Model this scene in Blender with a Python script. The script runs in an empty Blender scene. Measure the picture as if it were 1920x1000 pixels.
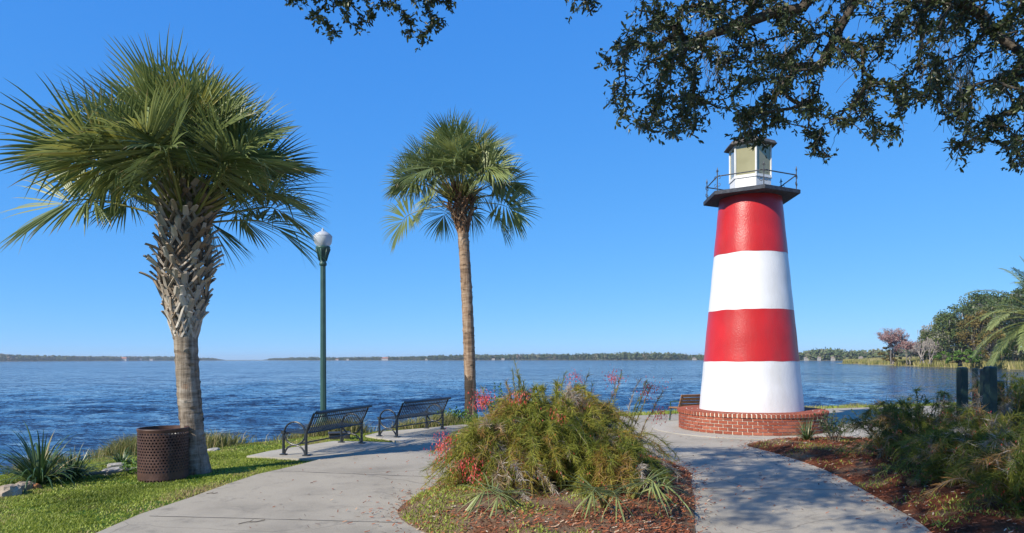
import bpy, math, random
import numpy as np
from mathutils import Vector, Matrix, Euler, noise
from mathutils.geometry import delaunay_2d_cdt
R = math.radians
C = bpy.context.scene.collection
scene = bpy.context.scene

# ------------------------------------------------------------------ camera, sky, sun, exposure
EYE = 1.7
F = 1280.0                      # focal length in pixels of the 1920 px wide photograph
cam_d = bpy.data.cameras.new('camera'); cam = bpy.data.objects.new('camera', cam_d); C.objects.link(cam)
cam.location = (0, 0, EYE); cam.rotation_euler = (R(90), R(0.14), 0)
cam_d.lens = 24; cam_d.sensor_width = 36; cam_d.shift_y = (673.5 - 500) / 1920
cam_d.clip_start = 0.05; cam_d.clip_end = 20000
scene.camera = cam

SUN_AZ = (-0.755, -0.656); SUN_EL = 36.0
w = bpy.data.worlds.new('World'); scene.world = w; w.use_nodes = True
nt = w.node_tree; bg = nt.nodes['Background']
sky = nt.nodes.new('ShaderNodeTexSky'); sky.sky_type = 'NISHITA'; sky.sun_disc = False
sky.sun_elevation = R(SUN_EL); sky.sun_rotation = math.atan2(SUN_AZ[0], SUN_AZ[1])
sky.air_density = 0.6; sky.dust_density = 0.0; sky.ozone_density = 4.0; sky.altitude = 0
sep = nt.nodes.new('ShaderNodeSeparateColor'); cmb = nt.nodes.new('ShaderNodeCombineColor')
nt.links.new(sky.outputs[0], sep.inputs[0])
for ch, (gain, gam) in enumerate(((0.43, 0.80), (0.68, 0.47), (1.07, 0.22))):   # the camera's rendering of a deep polarised blue
    a1 = nt.nodes.new('ShaderNodeMath'); a1.operation = 'MULTIPLY'; a1.inputs[1].default_value = 0.14
    a2 = nt.nodes.new('ShaderNodeMath'); a2.operation = 'POWER'; a2.inputs[1].default_value = gam
    a3 = nt.nodes.new('ShaderNodeMath'); a3.operation = 'MULTIPLY'; a3.inputs[1].default_value = gain / 0.14
    nt.links.new(sep.outputs[ch], a1.inputs[0]); nt.links.new(a1.outputs[0], a2.inputs[0]); nt.links.new(a2.outputs[0], a3.inputs[0]); nt.links.new(a3.outputs[0], cmb.inputs[ch])
nt.links.new(cmb.outputs[0], bg.inputs['Color'])
bg.inputs['Strength'].default_value = 0.102
sl = bpy.data.lights.new('sun', 'SUN'); sl.energy = 5.0; sl.angle = R(0.5); sl.color = (1.0, 0.93, 0.80)
so = bpy.data.objects.new('sun', sl); C.objects.link(so)
sd = Vector((SUN_AZ[0] * math.cos(R(SUN_EL)), SUN_AZ[1] * math.cos(R(SUN_EL)), math.sin(R(SUN_EL))))
so.rotation_euler = sd.to_track_quat('Z', 'Y').to_euler(); so.location = (-20, -20, 30)
scene.view_settings.view_transform = 'Standard'; scene.view_settings.look = 'None'
scene.view_settings.exposure = 0.45; scene.view_settings.gamma = 1.0
scene.cycles.max_bounces = 6; scene.cycles.transparent_max_bounces = 8

# ------------------------------------------------------------------ helpers
def G(px, py, z=0.0):
    """point of the ground (height z) that the photograph shows at a pixel"""
    hz = 671.2 + (px - 0) * 4.7 / 1920
    Y = F * (EYE - z) / (py - hz)
    return ((px - 960) / F * Y, Y)

def P3(px, py, Y):
    hz = 671.2 + px * 4.7 / 1920
    return Vector(((px - 960) / F * Y, Y, EYE - (py - hz) / F * Y))

def tag(o, label=None, cat=None, group=None, kind=None):
    if label: o['label'] = label
    if cat: o['category'] = cat
    if group: o['group'] = group
    if kind: o['kind'] = kind
    return o

def empty(name, loc=(0, 0, 0), rz=0, label=None, cat=None, group=None):
    o = bpy.data.objects.new(name, None); C.objects.link(o)
    o.empty_display_size = 0.2; o.location = loc; o.rotation_euler = (0, 0, rz)
    return tag(o, label, cat, group)

def copy_tree(o, parent=None):
    c = o.copy(); C.objects.link(c)
    if parent is not None: c.parent = parent
    for ch in list(o.children): copy_tree(ch, c)
    return c

class MB:
    def __init__(s): s.v = []; s.f = []; s.m = []; s.t = []
    def add(s, vs, fs, m=0, t=0.5):
        b = len(s.v); s.v.extend(vs)
        for f in fs:
            s.f.append([b + i for i in f]); s.m.append(m); s.t.append(t)
    def box(s, c, d, m=0, t=0.5, rz=0.0, mat=None):
        x, y, z = d[0] / 2, d[1] / 2, d[2] / 2
        vs = [(a * x, b * y, e * z) for a in (-1, 1) for b in (-1, 1) for e in (-1, 1)]
        if mat is None: mat = Matrix.Translation(c) @ Matrix.Rotation(rz, 4, 'Z')
        vs = [tuple(mat @ Vector(q)) for q in vs]
        s.add(vs, [(0, 1, 3, 2), (4, 6, 7, 5), (0, 4, 5, 1), (2, 3, 7, 6), (0, 2, 6, 4), (1, 5, 7, 3)], m, t)
    def tube(s, pts, rad, n=6, m=0, t=0.5, cap=True, flat=1.0):
        pts = [Vector(p) for p in pts]
        if not hasattr(rad, '__len__'): rad = [rad] * len(pts)
        vs = []; prev = None
        for i, p in enumerate(pts):
            d = (pts[min(i + 1, len(pts) - 1)] - pts[max(i - 1, 0)])
            if d.length < 1e-9: d = Vector((0, 0, 1))
            d.normalize()
            if prev is None:
                a = d.cross(Vector((0, 0, 1)))
                if a.length < 1e-3: a = Vector((1, 0, 0))
            else:
                a = prev - d * prev.dot(d)
                if a.length < 1e-6: a = Vector((1, 0, 0))
            a.normalize(); prev = a; b = d.cross(a)
            for k in range(n):
                an = 2 * math.pi * k / n
                vs.append(tuple(p + (a * math.cos(an) * flat + b * math.sin(an)) * rad[i]))
        fs = []
        for i in range(len(pts) - 1):
            for k in range(n):
                k2 = (k + 1) % n
                fs.append((i * n + k, i * n + k2, (i + 1) * n + k2, (i + 1) * n + k))
        if cap:
            fs.append(tuple(range(n - 1, -1, -1))); L = (len(pts) - 1) * n
            fs.append(tuple(range(L, L + n)))
        s.add(vs, fs, m, t)
    def lathe(s, prof, n=48, m=0, t=0.5, c=(0, 0), a0=0.0):
        """prof: list of (r, z)"""
        vs = []; fs = []
        for r, z in prof:
            for k in range(n):
                an = a0 + 2 * math.pi * k / n
                vs.append((c[0] + r * math.cos(an), c[1] + r * math.sin(an), z))
        for i in range(len(prof) - 1):
            for k in range(n):
                k2 = (k + 1) % n
                fs.append((i * n + k, i * n + k2, (i + 1) * n + k2, (i + 1) * n + k))
        s.add(vs, fs, m, t)
    def build(s, name, mats, parent=None, smooth=False, bevel=0.0):
        me = bpy.data.meshes.new(name)
        me.from_pydata([tuple(q) for q in s.v], [], s.f)
        if not isinstance(mats, (list, tuple)): mats = [mats]
        for q in mats: me.materials.append(q)
        if len(s.f):
            me.polygons.foreach_set('material_index', s.m)
            at = me.attributes.new('tint', 'FLOAT', 'FACE'); at.data.foreach_set('value', s.t)
            if smooth: me.polygons.foreach_set('use_smooth', [True] * len(s.f))
        me.update()
        o = bpy.data.objects.new(name, me); C.objects.link(o)
        if parent is not None: o.parent = parent
        if bevel > 0:
            b = o.modifiers.new('bevel', 'BEVEL'); b.width = bevel; b.segments = 2; b.limit_method = 'ANGLE'
            b.angle_limit = R(40)
        return o

def fast_mesh(name, V, Fc, tint, mats, midx=None, parent=None, smooth=False):
    """V (n,3) array, Fc (m,k) array of equal-sided faces"""
    me = bpy.data.meshes.new(name); V = np.asarray(V, np.float32); Fc = np.asarray(Fc, np.int32)
    k = Fc.shape[1]; m = len(Fc)
    me.vertices.add(len(V)); me.vertices.foreach_set('co', V.ravel())
    me.loops.add(m * k); me.loops.foreach_set('vertex_index', Fc.ravel())
    me.polygons.add(m); me.polygons.foreach_set('loop_start', np.arange(0, m * k, k, dtype=np.int32))
    try: me.polygons.foreach_set('loop_total', np.full(m, k, np.int32))
    except Exception: pass
    for q in (mats if isinstance(mats, (list, tuple)) else [mats]): me.materials.append(q)
    if midx is not None: me.polygons.foreach_set('material_index', np.asarray(midx, np.int32))
    at = me.attributes.new('tint', 'FLOAT', 'FACE'); at.data.foreach_set('value', np.asarray(tint, np.float32))
    if smooth: me.polygons.foreach_set('use_smooth', [True] * m)
    me.update(calc_edges=True); me.validate()
    o = bpy.data.objects.new(name, me); C.objects.link(o)
    if parent is not None: o.parent = parent
    return o

# ------------------------------------------------------------------ materials
def nodes_of(name):
    m = bpy.data.materials.new(name); m.use_nodes = True
    n = m.node_tree.nodes; l = m.node_tree.links
    return m, n, l, n['Principled BSDF']

def ramp(n, cols, interp='LINEAR'):
    r = n.new('ShaderNodeValToRGB'); r.color_ramp.interpolation = interp
    el = r.color_ramp.elements
    while len(el) > 1: el.remove(el[-1])
    for i, (p, c) in enumerate(cols):
        e = el[0] if i == 0 else el.new(p)
        e.position = p; e.color = (c[0], c[1], c[2], 1)
    return r

def coords(n, l, kind='Object', scale=(1, 1, 1)):
    tc = n.new('ShaderNodeTexCoord'); mp = n.new('ShaderNodeMapping'); mp.inputs['Scale'].default_value = scale
    l.new(tc.outputs[kind], mp.inputs['Vector']); return mp.outputs[0]

def noise_n(n, l, vec, scale, detail=4, rough=0.55, dist=0.0):
    t = n.new('ShaderNodeTexNoise'); t.inputs['Scale'].default_value = scale; t.inputs['Detail'].default_value = detail
    t.inputs['Roughness'].default_value = rough; t.inputs['Distortion'].default_value = dist
    l.new(vec, t.inputs['Vector']); return t.outputs['Fac']

def mixc(n, l, fac, a, b, mode='MIX'):
    x = n.new('ShaderNodeMix'); x.data_type = 'RGBA'; x.blend_type = mode
    for sock, val in ((x.inputs[0], fac), (x.inputs[6], a), (x.inputs[7], b)):
        if isinstance(val, (int, float)): sock.default_value = val
        elif isinstance(val, tuple): sock.default_value = (val[0], val[1], val[2], 1)
        else: l.new(val, sock)
    return x.outputs[2]

def bump(n, l, b, height, strength=0.3, dist=0.02, prev=None):
    u = n.new('ShaderNodeBump'); u.inputs['Strength'].default_value = strength; u.inputs['Distance'].default_value = dist
    l.new(height, u.inputs['Height'])
    if prev is not None: l.new(prev, u.inputs['Normal'])
    if b is not None: l.new(u.outputs[0], b.inputs['Normal'])
    return u.outputs[0]

def leaf_mat(name, cols, rough=0.5, trans=0.25, spec=0.4, nscale=None):
    """foliage: colour chosen per leaf by its tint, some light let through"""
    m, n, l, b = nodes_of(name)
    a = n.new('ShaderNodeAttribute'); a.attribute_name = 'tint'
    r = ramp(n, cols); l.new(a.outputs['Fac'], r.inputs[0]); col = r.outputs[0]
    l.new(col, b.inputs['Base Color']); b.inputs['Roughness'].default_value = rough
    b.inputs['Specular IOR Level'].default_value = spec
    if trans > 0:
        t = n.new('ShaderNodeBsdfTranslucent'); l.new(col, t.inputs['Color'])
        mx = n.new('ShaderNodeMixShader'); mx.inputs[0].default_value = trans
        l.new(b.outputs[0], mx.inputs[1]); l.new(t.outputs[0], mx.inputs[2])
        l.new(mx.outputs[0], n['Material Output'].inputs['Surface'])
    return m

def rough_mat(name, cols, scale=6, rough=0.85, detail=6, bstr=0.4, bdist=0.02, bscale=None, stretch=(1, 1, 1), metal=0, spec=0.3):
    m, n, l, b = nodes_of(name)
    v = coords(n, l, 'Object', stretch); f = noise_n(n, l, v, scale, detail, 0.6)
    r = ramp(n, cols); l.new(f, r.inputs[0]); l.new(r.outputs[0], b.inputs['Base Color'])
    b.inputs['Roughness'].default_value = rough; b.inputs['Metallic'].default_value = metal
    b.inputs['Specular IOR Level'].default_value = spec
    if bstr: bump(n, l, b, noise_n(n, l, v, bscale or scale * 4, 5, 0.6), bstr, bdist)
    return m

def paint_mat(name, col, rough=0.35, var=0.12, scale=3.0, bstr=0.08, bscale=60, spec=0.5, dirt=None):
    m, n, l, b = nodes_of(name); v = coords(n, l)
    f = noise_n(n, l, v, scale, 5, 0.6)
    dk = tuple(c * (1 - var) for c in col); lt = tuple(min(1, c * (1 + var)) for c in col)
    r = ramp(n, [(0.3, dk), (0.7, lt)]); l.new(f, r.inputs[0]); c = r.outputs[0]
    if dirt:
        f2 = noise_n(n, l, coords(n, l, 'Object', (1, 1, 0.25)), 2.6, 8, 0.7)
        r2 = ramp(n, [(0.49, (0, 0, 0)), (0.78, (1, 1, 1))]); l.new(f2, r2.inputs[0])
        mm = n.new('ShaderNodeMath'); mm.operation = 'MULTIPLY'; l.new(r2.outputs[0], mm.inputs[0]); mm.inputs[1].default_value = 0.55
        c = mixc(n, l, mm.outputs[0], c, dirt)
    l.new(c, b.inputs['Base Color']); b.inputs['Roughness'].default_value = rough
    b.inputs['Specular IOR Level'].default_value = spec
    if bstr: bump(n, l, b, noise_n(n, l, v, bscale, 3, 0.6), bstr, 0.01)
    return m

M = {}
# --- lawn soil
m, n, l, b = nodes_of('lawn_soil'); v = coords(n, l)
c1 = ramp(n, [(0.32, (0.13, 0.095, 0.04)), (0.46, (0.11, 0.13, 0.03)), (0.6, (0.075, 0.15, 0.022))]); l.new(noise_n(n, l, v, 1.3, 6, 0.65), c1.inputs[0])
c2 = ramp(n, [(0.35, (0.55, 0.55, 0.5)), (0.65, (1.25, 1.25, 1.1))]); l.new(noise_n(n, l, v, 28, 5, 0.7), c2.inputs[0])
l.new(mixc(n, l, 1.0, c1.outputs[0], c2.outputs[0], 'MULTIPLY'), b.inputs['Base Color']); b.inputs['Roughness'].default_value = 0.95
b.inputs['Specular IOR Level'].default_value = 0.1
bump(n, l, b, noise_n(n, l, v, 40, 5, 0.7), 0.8, 0.03); M['soil'] = m
# --- concrete
def concrete(name, base, stain):
    m, n, l, b = nodes_of(name); v = coords(n, l)
    big = ramp(n, [(0.3, tuple(c * 0.72 for c in base)), (0.5, base), (0.72, tuple(c * 1.12 for c in base))]); l.new(noise_n(n, l, v, 0.7, 8, 0.62), big.inputs[0])
    sp = ramp(n, [(0.3, (0.72, 0.72, 0.72)), (0.5, (1, 1, 1)), (0.72, (1.18, 1.17, 1.15))]); l.new(noise_n(n, l, v, 90, 3, 0.8), sp.inputs[0])
    c = mixc(n, l, 1.0, big.outputs[0], sp.outputs[0], 'MULTIPLY')
    st = ramp(n, [(0.54, (0, 0, 0)), (0.68, (0.75, 0.75, 0.75))]); l.new(noise_n(n, l, v, 2.3, 10, 0.75, 0.4), st.inputs[0])
    c = mixc(n, l, st.outputs[0], c, stain)
    # fine cracks
    vo = n.new('ShaderNodeTexVoronoi'); vo.feature = 'DISTANCE_TO_EDGE'; vo.inputs['Scale'].default_value = 0.42
    wv = n.new('ShaderNodeMixRGB'); wv.inputs[0].default_value = 0.12
    nn = n.new('ShaderNodeTexNoise'); nn.inputs['Scale'].default_value = 2.5; nn.inputs['Detail'].default_value = 6; l.new(v, nn.inputs['Vector'])
    l.new(v, wv.inputs[1]); l.new(nn.outputs['Color'], wv.inputs[2]); l.new(wv.outputs[0], vo.inputs['Vector'])
    ck = ramp(n, [(0.0, (0.55, 0.55, 0.55)), (0.0022, (0, 0, 0))]); l.new(vo.outputs['Distance'], ck.inputs[0])
    c = mixc(n, l, ck.outputs[0], c, tuple(x * 0.35 for x in base))
    # scattered dark specks of leaf litter
    v2 = n.new('ShaderNodeTexVoronoi'); v2.inputs['Scale'].default_value = 9; v2.inputs['Randomness'].default_value = 1; l.new(v, v2.inputs['Vector'])
    s2 = ramp(n, [(0.045, (0.7, 0.7, 0.7)), (0.07, (0, 0, 0))]); l.new(v2.outputs['Distance'], s2.inputs[0])
    c = mixc(n, l, s2.outputs[0], c, (0.09, 0.06, 0.04))
    l.new(c, b.inputs['Base Color']); b.inputs['Roughness'].default_value = 0.9; b.inputs['Specular IOR Level'].default_value = 0.25
    bump(n, l, b, noise_n(n, l, v, 120, 4, 0.7), 0.35, 0.006)
    return m
M['concrete'] = concrete('concrete', (0.345, 0.305, 0.24), (0.18, 0.16, 0.13))
M['pad'] = concrete('pale_concrete', (0.40, 0.365, 0.30), (0.24, 0.215, 0.175))
M['joint'] = rough_mat('joint', [(0.3, (0.07, 0.06, 0.05)), (0.7, (0.16, 0.14, 0.12))], 14, 0.95)
M['curb'] = rough_mat('path_edge', [(0.3, (0.25, 0.22, 0.16)), (0.7, (0.42, 0.38, 0.30))], 8, 0.95)
# --- mulch / sandy bed
m, n, l, b = nodes_of('mulch_soil'); v = coords(n, l)
c1 = ramp(n, [(0.36, (0.12, 0.035, 0.015)), (0.5, (0.22, 0.07, 0.03)), (0.62, (0.26, 0.17, 0.10))]); l.new(noise_n(n, l, v, 1.1, 6, 0.6), c1.inputs[0])
c2 = ramp(n, [(0.3, (0.4, 0.4, 0.4)), (0.7, (1.3, 1.3, 1.3))]); l.new(noise_n(n, l, v, 45, 4, 0.8), c2.inputs[0])
l.new(mixc(n, l, 1.0, c1.outputs[0], c2.outputs[0], 'MULTIPLY'), b.inputs['Base Color']); b.inputs['Roughness'].default_value = 0.95
b.inputs['Specular IOR Level'].default_value = 0.1
bump(n, l, b, noise_n(n, l, v, 55, 5, 0.75), 1.0, 0.04); M['mulch'] = m
m, n, l, b = nodes_of('sandy_bed'); v = coords(n, l)
c1 = ramp(n, [(0.34, (0.20, 0.07, 0.03)), (0.47, (0.28, 0.18, 0.11)), (0.7, (0.30, 0.22, 0.14))]); l.new(noise_n(n, l, v, 1.4, 6, 0.6), c1.inputs[0])
c2 = ramp(n, [(0.3, (0.5, 0.5, 0.5)), (0.7, (1.2, 1.2, 1.2))]); l.new(noise_n(n, l, v, 45, 4, 0.8), c2.inputs[0])
l.new(mixc(n, l, 1.0, c1.outputs[0], c2.outputs[0], 'MULTIPLY'), b.inputs['Base Color']); b.inputs['Roughness'].default_value = 0.95
b.inputs['Specular IOR Level'].default_value = 0.1
bump(n, l, b, noise_n(n, l, v, 50, 5, 0.75), 0.9, 0.04); M['sandbed'] = m
M['chip'] = leaf_mat('mulch_chip', [(0, (0.10, 0.03, 0.015)), (0.4, (0.26, 0.075, 0.03)), (0.7, (0.36, 0.12, 0.05)), (0.9, (0.40, 0.30, 0.2)), (1, (0.5, 0.42, 0.33))], 0.9, 0)
# --- water
m, n, l, b = nodes_of('lake_water'); 
b.inputs['Base Color'].default_value = (0.012, 0.034, 0.085, 1); b.inputs['Roughness'].default_value = 0.12
b.inputs['IOR'].default_value = 1.33; b.inputs['Specular IOR Level'].default_value = 0.5
b.inputs['Roughness'].default_value = 0.08; b.inputs['Specular Tint'].default_value = (0.74, 0.74, 0.76, 1)
acc = None
for scl, st, amp in ((0.035, (0.35, 1, 1), 0.18), (0.10, (0.35, 1, 1), 0.32), (0.28, (0.4, 1, 1), 0.50), (1.3, (0.5, 1, 1), 1.5), (4.2, (0.6, 1.1, 1), 2.0), (11.0, (0.7, 1.1, 1), 1.6)):
    t = n.new('ShaderNodeTexNoise'); t.inputs['Scale'].default_value = scl; t.inputs['Detail'].default_value = 3; t.inputs['Roughness'].default_value = 0.6
    l.new(coords(n, l, 'Object', st), t.inputs['Vector'])
    sb = n.new('ShaderNodeVectorMath'); sb.operation = 'SUBTRACT'; l.new(t.outputs['Color'], sb.inputs[0]); sb.inputs[1].default_value = (0.5, 0.5, 0.5)
    ml = n.new('ShaderNodeVectorMath'); ml.operation = 'MULTIPLY'; l.new(sb.outputs[0], ml.inputs[0]); ml.inputs[1].default_value = (amp * .7, amp, 0)
    if acc is None: acc = ml.outputs[0]
    else:
        ad = n.new('ShaderNodeVectorMath'); ad.operation = 'ADD'; l.new(acc, ad.inputs[0]); l.new(ml.outputs[0], ad.inputs[1]); acc = ad.outputs[0]
ge = n.new('ShaderNodeNewGeometry'); ad = n.new('ShaderNodeVectorMath'); ad.operation = 'ADD'; l.new(ge.outputs['Normal'], ad.inputs[0]); l.new(acc, ad.inputs[1])
nm = n.new('ShaderNodeVectorMath'); nm.operation = 'NORMALIZE'; l.new(ad.outputs[0], nm.inputs[0]); l.new(nm.outputs[0], b.inputs['Normal'])
pc = ramp(n, [(0.35, (0.012, 0.026, 0.055)), (0.7, (0.026, 0.044, 0.075))]); l.new(noise_n(n, l, coords(n, l, 'Object', (0.04, 0.14, 1)), 1.0, 4, 0.6), pc.inputs[0])
l.new(pc.outputs[0], b.inputs['Base Color'])
M['water'] = m
# --- foliage & bark
M['palm'] = leaf_mat('palm_blade', [(0, (0.085, 0.115, 0.038)), (0.45, (0.18, 0.225, 0.07)), (0.75, (0.30, 0.34, 0.12)), (0.88, (0.38, 0.36, 0.08)), (1, (0.30, 0.23, 0.12))], 0.42, 0.28, 0.45)
M['petiole'] = leaf_mat('petiole', [(0, (0.10, 0.12, 0.03)), (0.6, (0.22, 0.22, 0.06)), (1, (0.30, 0.20, 0.09))], 0.5, 0)
M['boot'] = leaf_mat('leaf_base', [(0, (0.13, 0.09, 0.06)), (0.35, (0.27, 0.21, 0.155)), (0.7, (0.44, 0.39, 0.33)), (1, (0.60, 0.56, 0.50))], 0.9, 0, 0.15)
M['boot2'] = leaf_mat('reddish_leaf_base', [(0, (0.06, 0.03, 0.018)), (0.5, (0.17, 0.09, 0.05)), (1, (0.34, 0.23, 0.15))], 0.9, 0, 0.15)
def bark(name, lo, mid, hi, dark_z=None):
    m, n, l, b = nodes_of(name)
    v = coords(n, l, 'Object', (1, 1, 1)); vr = coords(n, l, 'Object', (1, 1, 5.5)); vv = coords(n, l, 'Object', (9, 9, 0.7))
    a = noise_n(n, l, vr, 2.6, 6, 0.7, 0.5); c = noise_n(n, l, vv, 1.6, 5, 0.7, 0.3)
    mx = n.new('ShaderNodeMath'); mx.operation = 'ADD'; l.new(a, mx.inputs[0]); l.new(c, mx.inputs[1])
    hf = n.new('ShaderNodeMath'); hf.operation = 'MULTIPLY'; l.new(mx.outputs[0], hf.inputs[0]); hf.inputs[1].default_value = 0.5
    r = ramp(n, [(0.38, lo), (0.5, mid), (0.62, hi)]); l.new(hf.outputs[0], r.inputs[0]); col = r.outputs[0]
    rr = ramp(n, [(0.60, (0, 0, 0)), (0.68, (0.7, 0.7, 0.7))]); l.new(noise_n(n, l, coords(n, l, 'Object', (1, 1, 1.2)), 2.2, 4, 0.6), rr.inputs[0])
    col = mixc(n, l, rr.outputs[0], col, (0.26, 0.12, 0.06))
    if dark_z:   # dark patch low on the trunk, ragged at the top and on one side only
        tc = n.new('ShaderNodeTexCoord'); sp = n.new('ShaderNodeSeparateXYZ'); l.new(tc.outputs['Object'], sp.inputs[0])
        ns = noise_n(n, l, coords(n, l, 'Object', (1, 1, 0.4)), 6, 4, 0.7)
        q = n.new('ShaderNodeMath'); q.operation = 'MULTIPLY_ADD'; l.new(ns, q.inputs[0]); q.inputs[1].default_value = -0.9; l.new(sp.outputs['Z'], q.inputs[2])
        q2 = n.new('ShaderNodeMath'); q2.operation = 'LESS_THAN'; l.new(q.outputs[0], q2.inputs[0]); q2.inputs[1].default_value = dark_z
        qx = n.new('ShaderNodeMath'); qx.operation = 'MULTIPLY_ADD'; l.new(ns, qx.inputs[0]); qx.inputs[1].default_value = 0.16; l.new(sp.outputs['X'], qx.inputs[2])
        q3 = n.new('ShaderNodeMath'); q3.operation = 'LESS_THAN'; l.new(qx.outputs[0], q3.inputs[0]); q3.inputs[1].default_value = 0.13
        q4 = n.new('ShaderNodeMath'); q4.operation = 'MULTIPLY'; l.new(q2.outputs[0], q4.inputs[0]); l.new(q3.outputs[0], q4.inputs[1])
        q5 = n.new('ShaderNodeMath'); q5.operation = 'MULTIPLY'; l.new(q4.outputs[0], q5.inputs[0]); q5.inputs[1].default_value = 0.85
        col = mixc(n, l, q5.outputs[0], col, (0.025, 0.022, 0.02))
    l.new(col, b.inputs['Base Color']); b.inputs['Roughness'].default_value = 0.95; b.inputs['Specular IOR Level'].default_value = 0.1
    bump(n, l, b, hf.outputs[0], 1.0, 0.05)
    return m
M['bark'] = bark('palm_bark', (0.07, 0.055, 0.04), (0.24, 0.195, 0.15), (0.40, 0.35, 0.29))
M['bark2'] = bark('palm_bark_dark_foot', (0.13, 0.085, 0.055), (0.28, 0.19, 0.125), (0.42, 0.32, 0.23), 0.75)
M['oakbark'] = rough_mat('oak_bark', [(0.3, (0.035, 0.028, 0.022)), (0.7, (0.12, 0.10, 0.08))], 6, 0.95, bstr=0.8)
M['oakleaf'] = leaf_mat('oak_leaf', [(0, (0.030, 0.046, 0.016)), (0.6, (0.062, 0.082, 0.030)), (0.9, (0.12, 0.15, 0.05)), (1, (0.20, 0.21, 0.08))], 0.40, 0.22, 0.5)
M['moss'] = leaf_mat('spanish_moss', [(0, (0.16, 0.16, 0.14)), (1, (0.32, 0.31, 0.27))], 0.9, 0.2)
M['grass'] = leaf_mat('grass_blade', [(0, (0.14, 0.18, 0.02)), (0.5, (0.30, 0.36, 0.045)), (0.8, (0.38, 0.44, 0.08)), (0.92, (0.36, 0.33, 0.11)), (1, (0.36, 0.26, 0.13))], 0.55, 0.3)
M['drygrass'] = leaf_mat('dry_grass', [(0, (0.09, 0.13, 0.025)), (0.5, (0.22, 0.22, 0.06)), (1, (0.45, 0.36, 0.18))], 0.7, 0.3)
M['fire'] = leaf_mat('firecracker_stem', [(0, (0.06, 0.09, 0.016)), (0.35, (0.17, 0.20, 0.028)), (0.62, (0.32, 0.30, 0.045)), (0.78, (0.34, 0.17, 0.05)), (0.86, (0.36, 0.27, 0.16)), (1, (0.50, 0.45, 0.40))], 0.6, 0.3, 0.3)
M['flower'] = leaf_mat('red_flower', [(0, (0.50, 0.03, 0.03)), (0.6, (0.72, 0.07, 0.06)), (1, (0.75, 0.22, 0.22))], 0.55, 0.25)
M['strap'] = leaf_mat('strap_leaf', [(0, (0.025, 0.055, 0.018)), (0.7, (0.07, 0.13, 0.035)), (0.9, (0.16, 0.20, 0.07)), (1, (0.36, 0.28, 0.15))], 0.4, 0.2, 0.5)
M['weed'] = leaf_mat('weed_leaf', [(0, (0.06, 0.13, 0.02)), (1, (0.20, 0.34, 0.05))], 0.5, 0.35)
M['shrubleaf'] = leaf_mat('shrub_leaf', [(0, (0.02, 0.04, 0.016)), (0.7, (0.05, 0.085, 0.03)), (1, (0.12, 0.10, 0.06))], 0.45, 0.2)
M['twig'] = rough_mat('twig', [(0.3, (0.09, 0.07, 0.05)), (0.7, (0.22, 0.18, 0.14))], 12, 0.9, bstr=0)
M['rock'] = rough_mat('rock', [(0.3, (0.16, 0.11, 0.08)), (0.5, (0.34, 0.27, 0.20)), (0.7, (0.48, 0.42, 0.34))], 5, 0.95, bstr=0.8, bdist=0.03)
M['rubble'] = rough_mat('rubble', [(0.3, (0.25, 0.23, 0.20)), (0.7, (0.46, 0.43, 0.38))], 7, 0.95, bstr=0.8)
M['clay'] = rough_mat('clay', [(0.3, (0.32, 0.12, 0.05)), (0.7, (0.46, 0.20, 0.09))], 7, 0.95, bstr=0.8)
# --- made things
M['red'] = paint_mat('red_paint', (0.44, 0.016, 0.016), 0.34, 0.14, 1.7, 0.5, 34, 0.45, dirt=(0.30, 0.05, 0.045))
M['white'] = paint_mat('white_paint', (0.66, 0.66, 0.67), 0.50, 0.04, 1.7, 0.55, 34, 0.35, dirt=(0.50, 0.47, 0.42))
M['platform'] = rough_mat('platform_roofing', [(0.35, (0.022, 0.027, 0.038)), (0.7, (0.065, 0.072, 0.09))], 14, 0.7, bstr=0.4)
M['iron'] = rough_mat('wrought_iron', [(0.3, (0.05, 0.055, 0.06)), (0.7, (0.13, 0.13, 0.135))], 20, 0.5, metal=0.3, bstr=0.1)
M['frame'] = paint_mat('lantern_frame', (0.62, 0.62, 0.60), 0.5, 0.15, 4, 0)
m, n, l, b = nodes_of('frosted_pane'); v = coords(n, l)
r = ramp(n, [(0.3, (0.24, 0.215, 0.10)), (0.7, (0.33, 0.30, 0.16))]); l.new(noise_n(n, l, v, 1.8, 4), r.inputs[0]); l.new(r.outputs[0], b.inputs['Base Color'])
b.inputs['Roughness'].default_value = 0.10; b.inputs['Coat Weight'].default_value = 0.8; M['pane'] = m
M['lroof'] = rough_mat('lantern_roof', [(0.3, (0.04, 0.04, 0.04)), (0.7, (0.14, 0.12, 0.10))], 8, 0.6)
m, n, l, b = nodes_of('brick_red'); a = n.new('ShaderNodeAttribute'); a.attribute_name = 'tint'
r = ramp(n, [(0, (0.19, 0.055, 0.035)), (0.5, (0.29, 0.078, 0.045)), (1, (0.38, 0.13, 0.08))]); l.new(a.outputs['Fac'], r.inputs[0])
v = coords(n, l); sp = ramp(n, [(0.3, (0.7, 0.7, 0.7)), (0.7, (1.2, 1.2, 1.2))]); l.new(noise_n(n, l, v, 30, 4, 0.7), sp.inputs[0])
l.new(mixc(n, l, 1.0, r.outputs[0], sp.outputs[0], 'MULTIPLY'), b.inputs['Base Color']); b.inputs['Roughness'].default_value = 0.9
b.inputs['Specular IOR Level'].default_value = 0.2; bump(n, l, b, noise_n(n, l, v, 70, 4, 0.7), 0.5, 0.008); M['brick'] = m
M['mortar'] = rough_mat('mortar', [(0.3, (0.62, 0.57, 0.46)), (0.7, (0.78, 0.73, 0.60))], 12, 0.95)
M['green'] = paint_mat('green_lamp_paint', (0.035, 0.085, 0.07), 0.4, 0.2, 5, 0.05)
M['bench'] = paint_mat('bench_coating', (0.022, 0.026, 0.03), 0.38, 0.2, 8, 0.1, 90, 0.6)
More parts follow.
